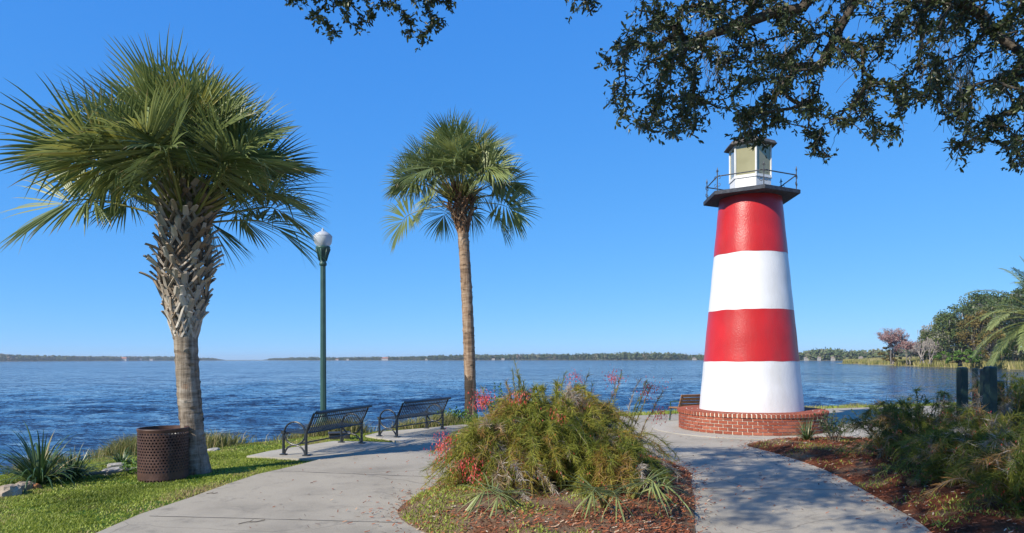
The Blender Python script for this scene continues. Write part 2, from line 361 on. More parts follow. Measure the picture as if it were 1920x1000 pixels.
M['postgreen'] = paint_mat('post_paint', (0.010, 0.028, 0.022), 0.55, 0.35, 6, 0.3, 50, dirt=(0.08, 0.09, 0.07))
M['can'] = rough_mat('can_brown', [(0.3, (0.045, 0.022, 0.016)), (0.5, (0.08, 0.040, 0.029)), (0.75, (0.115, 0.062, 0.047))], 5, 0.55, bstr=0.2, spec=0.4, metal=0.1)
M['bag'] = paint_mat('bin_liner', (0.012, 0.012, 0.013), 0.35, 0.2, 9, 0.5, 12)
M['wood'] = rough_mat('bench_wood', [(0.3, (0.16, 0.08, 0.04)), (0.7, (0.36, 0.20, 0.10))], 4, 0.7, stretch=(1, 12, 12), bstr=0.3)
M['black'] = paint_mat('black_box', (0.03, 0.03, 0.03), 0.6, 0.3, 8, 0.1)
m, n, l, b = nodes_of('globe_acrylic')
b.inputs['Base Color'].default_value = (0.62, 0.65, 0.68, 1); b.inputs['Roughness'].default_value = 0.45
b.inputs['Transmission Weight'].default_value = 0.35; b.inputs['IOR'].default_value = 1.2; M['globe'] = m
M['house'] = paint_mat('house_wall', (0.36, 0.35, 0.32), 0.8, 0.1, 0.3, 0)
M['houseroof'] = paint_mat('house_roof', (0.25, 0.20, 0.17), 0.8, 0.2, 0.3, 0)
M['tileroof'] = paint_mat('house_tile_roof', (0.36, 0.14, 0.08), 0.8, 0.2, 0.3, 0)
M['farwood'] = leaf_mat('far_foliage', [(0, (0.055, 0.085, 0.035)), (0.5, (0.11, 0.135, 0.06)), (0.8, (0.19, 0.16, 0.10)), (1, (0.28, 0.20, 0.15))], 0.9, 0, 0.1)
M['bank'] = rough_mat('bank_soil', [(0.3, (0.16, 0.15, 0.06)), (0.7, (0.32, 0.26, 0.15))], 0.3, 0.95)
M['midleaf'] = leaf_mat('mid_oak_leaf', [(0, (0.035, 0.06, 0.02)), (0.5, (0.085, 0.125, 0.04)), (0.8, (0.16, 0.175, 0.055)), (1, (0.34, 0.32, 0.26))], 0.7, 0.2, 0.2)
M['rust'] = leaf_mat('rusty_leaf', [(0, (0.10, 0.085, 0.025)), (0.6, (0.19, 0.14, 0.04)), (1, (0.24, 0.18, 0.06))], 0.7, 0.2, 0.2)
M['pink'] = leaf_mat('pink_leaf', [(0, (0.18, 0.08, 0.07)), (0.6, (0.32, 0.17, 0.16)), (1, (0.36, 0.28, 0.25))], 0.8, 0.2, 0.2)
M['greybark'] = rough_mat('grey_bark', [(0.3, (0.20, 0.17, 0.15)), (0.7, (0.42, 0.38, 0.34))], 2, 0.9, bstr=0)
M['reed'] = leaf_mat('reed_blade', [(0, (0.14, 0.16, 0.04)), (0.5, (0.30, 0.27, 0.10)), (1, (0.46, 0.38, 0.20))], 0.8, 0.2, 0.2)

# ------------------------------------------------------------------ terrain
BANK = [(-60, 2), (-30, 4.5), (-14, 6.2), (-8.6, 8.6), (-7.9, 10.4), (-7.6, 12.0), (-7.1, 13.1), (-5.9, 14.0), (-4.7, 15.2), (-3.2, 16.6), (-1.6, 18.2), (0.6, 20.0),
        (4.8, 22.0), (10.0, 23.6), (13.5, 24.6), (19, 26.5), (30, 34), (45, 40), (70, 44)]
WATER_Z = -0.8
def bank_d(x, y):
    """signed distance to the top of the bank, positive on the lake side"""
    best = 1e9; sgn = 1
    for i in range(len(BANK) - 1):
        ax, ay = BANK[i]; bx, by = BANK[i + 1]; dx, dy = bx - ax, by - ay
        t = max(0, min(1, ((x - ax) * dx + (y - ay) * dy) / (dx * dx + dy * dy)))
        qx, qy = x - ax - t * dx, y - ay - t * dy; d = qx * qx + qy * qy
        if d < best: best = d; sgn = 1 if dx * qy - dy * qx > 0 else -1
    return sgn * math.sqrt(best)
def gz(x, y):
    d = bank_d(x, y)
    z = noise.noise(Vector((x * 0.35, y * 0.35, 3.1))) * 0.02
    if d > -0.6: 
        t = (d + 0.6); z -= min(2.6, 0.10 * t + 0.16 * t * t)
    return z
def axis(a, b, s, lo, hi):
    r = list(np.arange(a, b + 1e-6, s)); q = s
    x = a
    while x > lo: q *= 1.35; x -= q; r.insert(0, x)
    x = b; q = s
    while x < hi: q *= 1.35; x += q; r.append(x)
    return r
xs = axis(-12, 22, 0.3, -70, 80); ys = axis(3, 28, 0.3, -60, 40)
V = [(x, y, gz(x, y)) for y in ys for x in xs]; nx = len(xs)
Fq = [(j * nx + i, j * nx + i + 1, (j + 1) * nx + i + 1, (j + 1) * nx + i) for j in range(len(ys) - 1) for i in range(nx - 1)]
g = fast_mesh('ground', V, Fq, np.zeros(len(Fq)), M['soil'], smooth=True); tag(g, kind='structure')

# water: fan of waves, real swell near the shore, bump farther out
th = np.radians(np.linspace(-62, 62, 620)); rr = [6.0]
while rr[-1] < 5000: rr.append(rr[-1] * 1.0125)
rr = np.array(rr); T, RR = np.meshgrid(th, rr); X = RR * np.sin(T); Y = RR * np.cos(T)
rng = np.random.default_rng(4); Z = np.zeros_like(X)
for k in range(34):
    lam = 0.7 * (1.115 ** k) * 0.9; lam = min(lam, 3.6)
    an = rng.normal(0.2, 0.42); kx, ky = math.sin(an) * 2 * math.pi / lam, -math.cos(an) * 2 * math.pi / lam
    cell = np.maximum(RR * 0.0125, RR * np.radians(124 / 620)); fade = np.clip((lam / cell - 3) / 4, 0, 1)
    ph = X * kx + Y * ky + rng.uniform(0, 7); Z += fade * 0.017 * lam ** 0.6 * (1 - np.abs(np.sin(ph / 2)) ** 1.0 * 1.3) * 0.8
nT = len(th); idx = np.arange(len(rr) * nT).reshape(len(rr), nT)
Fw = np.stack([idx[:-1, :-1], idx[:-1, 1:], idx[1:, 1:], idx[1:, :-1]], -1).reshape(-1, 4)
wv = fast_mesh('lake_water', np.stack([X, Y, Z + WATER_Z - 0.02], -1).reshape(-1, 3), Fw, np.zeros(len(Fw)), M['water'], smooth=True)
tag(wv, kind='structure')

# ------------------------------------------------------------------ sheets and slabs
def inside(poly, x, y):
    c = False; j = len(poly) - 1
    for i in range(len(poly)):
        if (poly[i][1] > y) != (poly[j][1] > y) and x < (poly[j][0] - poly[i][0]) * (y - poly[i][1]) / (poly[j][1] - poly[i][1]) + poly[i][0]: c = not c
        j = i
    return c
def edge_d(poly, x, y):
    b = 1e9
    for i in range(len(poly)):
        ax, ay = poly[i]; bx, by = poly[(i + 1) % len(poly)]; dx, dy = bx - ax, by - ay
        t = max(0, min(1, ((x - ax) * dx + (y - ay) * dy) / (dx * dx + dy * dy + 1e-12)))
        b = min(b, math.hypot(x - ax - t * dx, y - ay - t * dy))
    return b
def smooth_poly(poly, it=2):
    for _ in range(it):
        q = []
        for i in range(len(poly)):
            a, b = poly[i], poly[(i + 1) % len(poly)]
            q += [(a[0] * .75 + b[0] * .25, a[1] * .75 + b[1] * .25), (a[0] * .25 + b[0] * .75, a[1] * .25 + b[1] * .75)]
        poly = q
    return poly
def sheet(name, poly, zf, mat, step=None, skirt=0.12, kind='structure'):
    pts = [Vector(p) for p in poly]; nb = len(pts)
    if step:
        x0, x1 = min(p[0] for p in poly), max(p[0] for p in poly); y0, y1 = min(p[1] for p in poly), max(p[1] for p in poly)
        for x in np.arange(x0, x1, step):
            for y in np.arange(y0, y1, step):
                if inside(poly, x, y) and edge_d(poly, x, y) > step * 0.4: pts.append(Vector((x, y)))
    edges = [(i, (i + 1) % nb) for i in range(nb)]
    vo, eo, fo, *_ = delaunay_2d_cdt(pts, edges, [list(range(nb))], 1, 1e-5)
    mb = MB(); vs = [(p[0], p[1], zf(p[0], p[1])) for p in vo]
    mb.add(vs, [tuple(f) for f in fo])
    bv = [(p[0], p[1], zf(p[0], p[1])) for p in poly] + [(p[0], p[1], zf(p[0], p[1]) - skirt) for p in poly]
    mb.add(bv, [(i, (i + 1) % nb, nb + (i + 1) % nb, nb + i) for i in range(nb)])
    o = mb.build(name, mat, smooth=False)
    if kind: tag(o, kind=kind)
    return o
CZ = 0.035
path_poly = [(-4.05, -8)] + [G(*p) for p in ((185, 1000), (261, 967), (315, 949), (360, 934), (426, 910), (480, 892), (542, 878), (594, 865))] + \
    [G(655, 850), G(752, 832), G(800, 812), G(858, 799), G(1000, 791), G(1225, 781.5), G(1330, 777), G(1500, 772.5), G(1640, 769), G(1800, 766), (26, 25.5), (34, 29), (34, 22), (20, 14.5), (12, 10), (8, 2), (8, -8)]
sheet('path', path_poly, lambda x, y: CZ, M['concrete'])
PADS = [[G(600, 864.5), G(462, 857), G(505, 847.5), G(625, 829), G(690, 830.5), G(749, 832.8), G(655, 850.6)],
        [G(753, 831.0), G(684, 819), G(716, 811.5), G(820, 803), G(856, 799.6), G(802, 811.8)]]
for p in PADS: sheet('concrete_pad', p, lambda x, y: CZ + 0.004, M['pad'])
LX, LY = 5.66, 16.2
apron = [(LX + 2.3 * math.cos(a), LY + 2.3 * math.sin(a)) for a in np.linspace(0, 2 * math.pi, 56, endpoint=False)]
sheet('apron', apron, lambda x, y: CZ + 0.012, M['pad'])

BEDC = smooth_poly([(-1.2, 7.1), (-1.3, 7.8), (-0.95, 9.2), (-0.7, 11.0), (0.2, 12.2), (1.6, 12.4), (2.5, 11.3), (2.65, 10.0), (2.35, 9.0), (2.15, 8.0), (1.75, 6.6), (1.5, 5.2), (0.4, 4.9), (-0.6, 6.2)])
def zc(x, y): return CZ + 0.006 + min(0.14, 0.28 * edge_d(BEDC, x, y)) + 0.02 * noise.noise(Vector((x * 2.2, y * 2.2, 0)))* min(1, edge_d(BEDC, x, y) * 3)
sheet('mulch_bed', BEDC, zc, M['sandbed'], 0.22)
BEDR = smooth_poly([G(1385, 838), G(1440, 852), G(1504, 872), G(1561, 894), G(1629, 933), G(1683, 965), G(1725, 990), (3.9, 6.2), (3.8, 4.5), (5.5, 4.0), (9, 5.5), (11.5, 9), (12.5, 12.5), (10.5, 13.2), (8.6, 12.6), (7.4, 13.2), (6.8, 14.0), (5.4, 13.75)], 2)
def zr(x, y): return CZ + 0.007 + min(0.12, 0.25 * edge_d(BEDR, x, y)) + 0.02 * noise.noise(Vector((x * 2.2, y * 2.2, 5)))* min(1, edge_d(BEDR, x, y) * 3)
sheet('mulch_bed', BEDR, zr, M['mulch'], 0.25)
# saw-cut joints in the concrete
jm = MB()
def joint(a, b, w=0.012):
    a = Vector(a); b = Vector(b); d = (b - a).normalized(); s = Vector((-d.y, d.x)) * w / 2; n_ = 14
    rj = random.Random(int(a.x * 99)); L = []
    for i in range(n_ + 1):
        p = a.lerp(b, i / n_) + s.normalized() * rj.uniform(-.006, .006); k = rj.uniform(.6, 1.5)
        L += [(p.x - s.x * k, p.y - s.y * k, CZ + 0.004), (p.x + s.x * k, p.y + s.y * k, CZ + 0.004)]
    jm.add(L, [(2 * i, 2 * i + 1, 2 * i + 3, 2 * i + 2) for i in range(n_)])
joint(G(279, 971), G(757, 986)); joint(G(527, 886), G(815, 899)); joint(G(700, 850), G(850, 846)); joint(G(1285, 922), G(1585, 927)); joint(G(1255, 862), G(1440, 858)); joint(G(1600, 800), G(1760, 790)); joint(G(1230, 806), G(1268, 812))
tag(jm.build('path_joints', M['joint']), kind='structure')
print('terrain done')

# ------------------------------------------------------------------ grass, chips, weeds (stuff)
def blades(name, n, place, hgt, wid, mat, lean=0.5, seed=1, tintf=None, seg=1):
    rg = np.random.default_rng(seed); V = []; Fc = []; T = []
    k = 0; tries = 0
    while k < n and tries < n * 12:
        tries += 1
        q = place(rg)
        if q is None: continue
        x, y, z, sc = q; a = rg.uniform(0, 6.283); h = hgt * sc * rg.uniform(0.55, 1.35); wd = wid * rg.uniform(0.7, 1.4) * (0.6 + 0.4 * sc)
        la = rg.uniform(0, 6.283); le = lean * h * rg.uniform(0.2, 1.4); ca, sa = math.cos(a) * wd / 2, math.sin(a) * wd / 2
        lx, ly = math.cos(la) * le, math.sin(la) * le; b = len(V); t = tintf(x, y, rg) if tintf else rg.random()
        if seg == 1:
            V += [(x - ca, y - sa, z), (x + ca, y + sa, z), (x + lx, y + ly, z + h)]; Fc.append((b, b + 1, b + 2)); T.append(t)
        else:
            V += [(x - ca, y - sa, z), (x + ca, y + sa, z), (x + lx * .4 + ca * .8, y + ly * .4 + sa * .8, z + h * .62), (x + lx * .4 - ca * .8, y + ly * .4 - sa * .8, z + h * .62), (x + lx * 1.2, y + ly * 1.2, z + h * .95)]
            Fc += [(b, b + 1, b + 2), (b, b + 2, b + 3), (b + 3, b + 2, b + 4)]; T += [t] * 3
        k += 1
    return tag(fast_mesh(name, V, Fc, T, mat), kind='stuff')
paths_all = [path_poly] + PADS
def in_paths(x, y): return any(inside(p, x, y) for p in paths_all)
def lawn_place(rg):
    y = 5.6 + 13.5 * rg.random() ** 1.5; x = rg.uniform(-9.2, -1.0)
    if x < -y * 0.82 or in_paths(x, y): return None
    d = bank_d(x, y)
    if d > 0.9: return None
    nz = noise.noise(Vector((x * 1.1, y * 1.1, 7))) + 0.5 * noise.noise(Vector((x * 4, y * 4, 2)))
    ed = edge_d(path_poly, x, y); bare = 0.06 if ed > .5 else 0.06 - (0.5 - ed) * 0.6
    if nz > bare and rg.random() < 0.8: return None
    return x, y, gz(x, y), 0.7 + 0.5 * max(0, -nz)
def lawn_t(x, y, rg):
    nz = noise.noise(Vector((x * 0.9 + 9, y * 0.9, 1)))
    return float(np.clip(0.52 + 0.75 * nz + rg.normal(0, .2), 0, 1))
blades('lawn_grass', 170000, lawn_place, 0.034, 0.018, M['grass'], 0.9, 2, lawn_t)
def lawn2(rg):
    y = rg.uniform(17, 27); x = rg.uniform(-2, 24)
    if in_paths(x, y): return None
    d = bank_d(x, y)
    if d > 0.9 or d < -3: return None
    return x, y, gz(x, y), 1.0
blades('verge_grass', 26000, lawn2, 0.10, 0.02, M['grass'], 0.7, 3, lawn_t)
def shore_place(rg):
    i = rg.integers(1, 18); ax, ay = BANK[i]; bx, by = BANK[i + 1]; t = rg.random()
    x = ax + (bx - ax) * t + rg.normal(0, .35); y = ay + (by - ay) * t + rg.normal(0, .35)
    if x < -10 or x > 22: return None
    if x < -6.4 and y < 11: return None
    cl = noise.noise(Vector((x * 0.8, y * 0.8, 12)))
    if in_paths(x, y) or rg.random() > 0.35 + cl * 1.6: return None
    tall = 1.0 if x < 1 else 0.5
    return x, y, gz(x, y) - 0.02, tall * (0.6 + 1.0 * max(0, cl))
blades('shore_grass', 24000, shore_place, 0.36, 0.011, M['drygrass'], 0.65, 5, seg=2)
def chips(name, poly, zf, n, seed, dens):
    rg = np.random.default_rng(seed); V = []; Fc = []; T = []
    x0, x1 = min(p[0] for p in poly), max(p[0] for p in poly); y0, y1 = min(p[1] for p in poly), max(p[1] for p in poly); k = 0
    while k < n:
        x, y = rg.uniform(x0, x1), rg.uniform(y0, y1)
        if not inside(poly, x, y) or rg.random() > dens(x, y):
            k += 0.02; continue
        L = rg.uniform(.015, .055); wd = rg.uniform(.005, .013); a = rg.uniform(0, 6.28); z = zf(x, y) + 0.004; dx, dy = math.cos(a) * L / 2, math.sin(a) * L / 2
        sx, sy = -math.sin(a) * wd / 2, math.cos(a) * wd / 2; tz = rg.uniform(0, .022); b = len(V)
        V += [(x - dx - sx, y - dy - sy, z), (x + dx - sx, y + dy - sy, z + tz), (x + dx + sx, y + dy + sy, z + tz + .004), (x - dx + sx, y - dy + sy, z + .006)]
        Fc.append((b, b + 1, b + 2, b + 3)); T.append(float(np.clip(rg.normal(.45, .25), 0, 1))); k += 1
    return tag(fast_mesh(name, V, Fc, T, M['chip']), kind='stuff')
chips('mulch_chips', BEDC, zc, 15000, 8, lambda x, y: (0.15 + 0.85 * (x > 0.9) + 0.4 * (y < 7)) * (0.6 + 0.6 * noise.noise(Vector((x * 2, y * 2, 1)))))
chips('mulch_chips', BEDR, zr, 15000, 9, lambda x, y: 0.9)
lit = smooth_poly([(-3.2, 5.0), (-3.2, 14), (3, 16), (8, 14), (4.8, 10), (4.6, 5.0)], 1)
chips('leaf_litter', lit, lambda x, y: CZ + .003, 2600, 10, lambda x, y: 0 if inside(BEDC, x, y) or inside(BEDR, x, y) or not inside(path_poly, x, y) else .012 + .8 * math.exp(-edge_d(BEDC, x, y) / .13) + .8 * math.exp(-edge_d(BEDR, x, y) / .13))
def bedweed(rg):
    x, y = rg.uniform(-1.2, 2.2), rg.uniform(5.8, 8.6)
    if not inside(BEDC, x, y): return None
    c = noise.noise(Vector((x * 1.8, y * 1.8, 4))) + .15 - .35 * max(-1, min(1, (x - .1) / .8))
    if rg.random() > c * 1.8: return None
    return x, y, zc(x, y), 1
blades('bed_weeds', 4200, bedweed, 0.03, 0.014, M['grass'], 0.9, 12)
def bedweed2(rg):
    x, y = rg.uniform(3.8, 9), rg.uniform(6, 13.5)
    if not inside(BEDR, x, y): return None
    if rg.random() > noise.noise(Vector((x * 1.4, y * 1.4, 9))) * 2.2: return None
    return x, y, zr(x, y), 1
blades('bed_weeds', 5000, bedweed2, 0.035, 0.014, M['grass'], 0.9, 13)
print('stuff done')

# ------------------------------------------------------------------ palms
UP = Vector((0, 0, 1))
def fan_frond(rnd, origin, az, el, pet, blade, nseg=44, tint=0.4, sag=0.5, roll=0.0):
    mb = MB(); d = Vector((math.cos(az) * math.cos(el), math.sin(az) * math.cos(el), math.sin(el)))
    p = Vector(origin); pts = [p.copy()]; st = pet / 7
    for i in range(7):
        p = p + d * st; pts.append(p.copy()); d = (d + Vector((0, 0, -sag * st * (0.3 + 0.5 * i / 7)))).normalized()
    mb.tube(pts, [0.032, 0.022, 0.018, 0.016, 0.015, 0.014, 0.013, 0.012], 5, 1, 0.3 + 0.4 * rnd.random())
    s = d.cross(UP)
    if s.length < 0.15: s = Vector((-math.sin(az), math.cos(az), 0))
    s.normalize(); s = (Matrix.Rotation(roll, 3, d) @ s); nrm = s.cross(d).normalized()
    costa = []; q = p.copy(); dd = d.copy(); cl = blade * 0.42
    for i in range(8):
        costa.append((q.copy(), dd.copy())); q = q + dd * cl / 7; dd = (dd + Vector((0, 0, -sag * 0.16)) - nrm * 0.07).normalized()
    mb.tube([c[0] for c in costa], [.012, .011, .010, .008, .007, .005, .004, .003], 4, 1, 0.5)
    amax = R(124); fr = [0.03, 0.2, 0.4, 0.55, 0.7, 0.85, 1.0]
    for i in range(nseg):
        u = -1 + 2 * (i + 0.5) / nseg; a = u * amax; ci = int((1 - abs(u)) * 7); q, dd = costa[ci]
        dr = (dd * math.cos(a) + s * math.sin(a) + nrm * (0.30 * abs(math.sin(a)) + rnd.uniform(-.05, .05))).normalized()
        L = blade * (1 - 0.30 * abs(u) ** 1.6) * rnd.uniform(0.9, 1.06) * (0.72 if ci > 5 else 0.86)
        wmax = blade * 0.034; da = 2 * amax / nseg; sg = dr.cross(nrm).normalized(); fold = nrm * 1.0
        pos = q.copy(); prev_r = 0; g = sag * rnd.uniform(0.5, 1.5); c = dr.copy(); rows = []
        broken = rnd.random() < 0.08
        for k, f in enumerate(fr):
            r_ = f * L; pos = pos + c * (r_ - prev_r); prev_r = r_
            wd = min((r_ + 0.05 * blade) * da * 1.05, wmax)
            if f > 0.4: wd = wmax * max(0.0, 1 - ((f - 0.4) / 0.6)) ** 0.8
            if k == len(fr) - 1: wd = 0.0012
            rows += [pos - sg * wd / 2, pos + fold * wd * 0.32, pos + sg * wd / 2]
            gg = g * (0.02 if f < 0.5 else 0.26 * (f - 0.3) * 2)
            if broken and 0.5 < f < 0.7: gg += 1.3
            c = (c + Vector((0, 0, -gg)) + Vector((rnd.uniform(-1, 1), rnd.uniform(-1, 1), rnd.uniform(-1, 1))) * 0.05 * f).normalized()
        fs = []
        for k in range(len(fr) - 1):
            b0 = k * 3; fs += [(b0, b0 + 1, b0 + 4, b0 + 3), (b0 + 1, b0 + 2, b0 + 5, b0 + 4)]
        tt = min(1, max(0, tint + rnd.gauss(0, 0.07)))
        mb.add([tuple(x) for x in rows], fs, 0, tt)
        if rnd.random() < 0.25:   # brown dry tip
            for j in range(-2, 0): mb.t[j] = 0.97
    return mb

def boots(rnd, n, z0, z1, rad, blen, seed=0):
    """crossed split leaf bases left on the trunk"""
    mb = MB()
    for i in range(n):
        f = (i + rnd.random() * .6) / n; z = z0 + (z1 - z0) * f; az = i * 2.39996 + rnd.uniform(-.25, .25)
        r0 = rad(f); out = Vector((math.cos(az), math.sin(az), 0)); tan = Vector((-out.y, out.x, 0))
        tilt = R(rnd.uniform(36, 60)) if f > .32 else R(rnd.uniform(66, 82)); side = rnd.uniform(-0.55, 0.55)
        dirv = (UP * math.sin(tilt) + out * math.cos(tilt) + tan * side).normalized()
        L = blen * rnd.uniform(.6, 1.15) * (1.15 - .3 * f)
        tip = out * (r0 * 0.95) + UP * z + dirv * L
        t = min(1, max(0, rnd.gauss(.62 - .35 * f, .17)))
        join = out * (r0 * 0.92) + UP * z + dirv * L * 0.42
        for sd_ in (-1, 1):
            a = out * (r0 * .80) + tan * sd_ * (0.13 * (r0 / .3)) + UP * (z - blen * .42)
            w0, w1 = .052, .046
            rows = []
            for (pp, w_, th_) in ((a, w0, .018), (a.lerp(join, .5) + out * .012, w0 * .9, .022), (join, w1, .028)):
                nr = (out * .8 + UP * -.2).normalized(); sv = tan
                rows += [pp - sv * w_ / 2, pp + nr * th_, pp + sv * w_ / 2, pp - nr * th_]
            fs = [(j * 4 + k, j * 4 + (k + 1) % 4, j * 4 + 4 + (k + 1) % 4, j * 4 + 4 + k) for j in range(2) for k in range(4)] + [(3, 2, 1, 0)]
            mb.add([tuple(x) for x in rows], fs, 0, t)
        rows = []
        sv = (tan - dirv * tan.dot(dirv)).normalized(); nr = dirv.cross(sv)
        if nr.dot(out) < 0: nr = -nr
        curl = rnd.uniform(-.03, .06)
        for k, (ff, w_) in enumerate(((0, .085), (.35, .085), (.7, .072), (1, .06 + rnd.uniform(-.015, .02)))):
            pp = join + (tip - join) * ff + nr * curl * ff * ff
            rows += [pp - sv * w_ / 2 + nr * .006, pp + nr * .020, pp + sv * w_ / 2 + nr * .006, pp - nr * .016]
        fs = [(j * 4 + k, j * 4 + (k + 1) % 4, j * 4 + 4 + (k + 1) % 4, j * 4 + 4 + k) for j in range(3) for k in range(4)] + [(12, 13, 14, 15), (3, 2, 1, 0)]
        mb.add([tuple(x) for x in rows], fs, 0, min(1, t + .1))
    return mb

def palm(name_label, base, lean, z_crown, trunk_r, boot_z0, boot_rad, nb, blen, fronds, seed, bark_m, pet, blade, sagk, els, bias=None):
    rnd = random.Random(seed); x, y, z = base
    root = empty('palm_tree', base, 0, name_label, 'palm tree', 'fan palms on the lakeside lawn')
    def axisp(h): f = h / z_crown; return Vector((lean[0] * f + lean[2] * math.sin(f * math.pi), lean[1] * f, h))
    tb = MB(); N = 60; prof = []
    for i in range(N + 1):
        h = z_crown * i / N * 0.985 - 0.05; f = i / N
        rr_ = trunk_r(f) + 0.006 * math.sin(h * 38) + rnd.uniform(-.004, .004)
        prof.append((axisp(max(h, 0)) + Vector((0, 0, min(h, 0))), rr_))
    tb.tube([p[0] for p in prof], [p[1] for p in prof], 20)
    # ragged leaf scars sticking out of the bare trunk
    hh = 0.5
    while hh < boot_z0:
        hh += rnd.uniform(.03, .10); a = rnd.uniform(0, 6.28); r_ = trunk_r(hh / z_crown); c = axisp(hh)
        o_ = Vector((math.cos(a), math.sin(a), 0)); tn = Vector((-o_.y, o_.x, 0)); wd = rnd.uniform(.04, .12)
        q = [c + o_ * r_ * .97 - tn * wd / 2, c + o_ * r_ * .97 + tn * wd / 2, c + o_ * (r_ + .022) + tn * wd * .3 + UP * .05, c + o_ * (r_ + .018) - tn * wd * .3 + UP * .04]
        tb.add([tuple(k) for k in q], [(0, 1, 2, 3)])
    tb.build('trunk', bark_m, root, smooth=True)
    bb = boots(rnd, nb, boot_z0, z_crown, boot_rad, blen)
    off = lambda v: tuple(Vector(v) + Vector((axisp(v[2]).x, axisp(v[2]).y, 0)))
    bb.v = [off(v) for v in bb.v]; bb.build('leaf_bases', M['boot'] if bark_m is M['bark'] else M['boot2'], root)
    # heart of the crown: young fibres filling the bud
    top = axisp(z_crown)
    hb = MB()
    for i in range(90):
        a = rnd.uniform(0, 6.28); e = rnd.uniform(.3, 1.4); r_ = rnd.uniform(.02, boot_rad(1) * .8)
        p0 = top + Vector((math.cos(a) * r_, math.sin(a) * r_, -.35)); d_ = Vector((math.cos(a) * math.cos(e), math.sin(a) * math.cos(e), math.sin(e)))
        hb.tube([p0, p0 + d_ * .35, p0 + d_ * rnd.uniform(.5, .75)], [.03, .022, .008], 4, 0, rnd.random())
    hb.build('crown_bud', M['petiole'], root)
    for i in range(fronds):
        f = (i + .5) / fronds; az = i * 2.39996 + rnd.uniform(-.25, .25); el = els(f, rnd)
        if math.sin(az) < -.5 and f > .55: el = max(el, R(rnd.uniform(30, 48)))
        k = bias(az, f) if bias else 1.0
        tint = min(.8, max(.1, .60 - .15 * f + rnd.gauss(0, .16)))
        if rnd.random() < .06: tint = .78
        o_ = top + Vector((math.cos(az), math.sin(az), 0)) * boot_rad(1) * (.25 + .5 * f) + Vector((0, 0, -.5 * f))
        mb = fan_frond(rnd, o_, az, el, pet * rnd.uniform(.8, 1.2) * (.75 + .4 * f) * k, blade * rnd.uniform(.88, 1.12) * k, 62, tint, sagk * (.5 + .8 * f), rnd.choice((-1, 1)) * rnd.uniform(.1, 1.35))
        mb.build('frond', [M['palm'], M['petiole']], root)
    return root
pb = G(368, 886)
palm('large fan palm with thick basketweave trunk on the lawn behind the brown trash can', (pb[0], pb[1], 0), (-0.14, 0, -0.09), 4.25,
     lambda f: 0.165 + 0.055 * max(0, 1 - f / .16) ** 1.5 + (0.05 * min(1, max(0, (f - .5) / .2))), 2.05,
     lambda f: 0.13 + 0.235 * .80 * min(1, f / .32) ** .8 - 0.03 * max(0, f - .8) / .2, 205, 0.30, 64, 11, M['bark'], .84, 1.26, .36,
     lambda f, r: R(88 - 66 * f ** .95 + r.uniform(-10, 8)), lambda az, f: 1.0 if math.cos(az) < -.2 else .90)
p2 = G(883, 787)
palm('slender fan palm with a bare trunk dark at the foot, beside the farther black bench', (p2[0], p2[1], 0), (-0.30, 0, 0.05), 6.52,
     lambda f: 0.15 + 0.03 * max(0, 1 - f / .1) + 0.015 * (1 - f), 5.3,
     lambda f: 0.14 + 0.19 * min(1, f / .55), 74, 0.30, 52, 23, M['bark2'], 0.95, 1.10, .50,
     lambda f, r: R(86 - 84 * f ** 1.05 + r.uniform(-8, 8)))
print('palms done')

# ------------------------------------------------------------------ lighthouse
lh = empty('lighthouse', (LX, LY, CZ + 0.012), 0, 'small red and white banded lighthouse standing on a round brick base', 'lighthouse')
def tr(z): return 1.18 - (z - .48) * (1.18 - .705) / 4.97
Z0 = -(CZ + 0.012)
bands = [(.48, 1.635, 'white'), (1.635, 2.81, 'red'), (2.81, 4.13, 'white'), (4.13, 5.46, 'red')]
for a, b_, c in bands:
    mb = MB(); K = 24; mb.lathe([(tr(a + (b_ - a) * i / K) + (.004 if c == 'red' else 0) + .002 * math.sin((a + (b_ - a) * i / K) * 9), a + (b_ - a) * i / K + Z0) for i in range(K + 1)], 96)
    for q in list(range(96)) + list(range(K * 96, (K + 1) * 96)):    # hand-brushed edges
        vx, vy, vz = mb.v[q]; zb0 = a if q < 96 else b_
        if zb0 > .5 and zb0 < 5.4: mb.v[q] = (vx, vy, vz + .016 * noise.noise(Vector((vx * 3.0 / tr(zb0), vy * 3.0 / tr(zb0), zb0 * 7))))
    mb.build('tower_band', M[c], lh, smooth=True)
# brick plinth
pl = empty('brick_plinth', (0, 0, 0)); pl.parent = lh
rb = 1.66; mb = MB(); mb.lathe([(rb - .018, 0), (rb - .018, .375), (.3, .375)], 90)
mb.lathe([(rb + .012, .372), (rb + .012, .446), (rb - .20, .450), (0.9, .452)], 90); mb.build('mortar', M['mortar'], pl, smooth=False)
rnd = random.Random(5); mb = MB()
def arc_brick(r0, r1, a0, a1, z0, z1, t, jit=.002):
    vs = []; q = rnd.uniform(-jit, jit); K = 2
    for r_ in (r0, r1 + q):
        for z_ in (z0, z1):
            for k in range(K + 1):
                a = a0 + (a1 - a0) * k / K; vs.append((r_ * math.cos(a), r_ * math.sin(a), z_))
    n1 = K + 1; fs = []
    for k in range(K):
        fs += [(2 * n1 + k, 2 * n1 + k + 1, 3 * n1 + k + 1, 3 * n1 + k), (n1 + k, n1 + k + 1, 3 * n1 + k + 1, 3 * n1 + k), (k, k + 1, 2 * n1 + k + 1, 2 * n1 + k)]
    fs += [(0, n1, 3 * n1, 2 * n1), (K, n1 + K, 3 * n1 + K, 2 * n1 + K)]
    mb.add(vs, fs, 0, t)
nb_ = 50; hr = .375 / 5
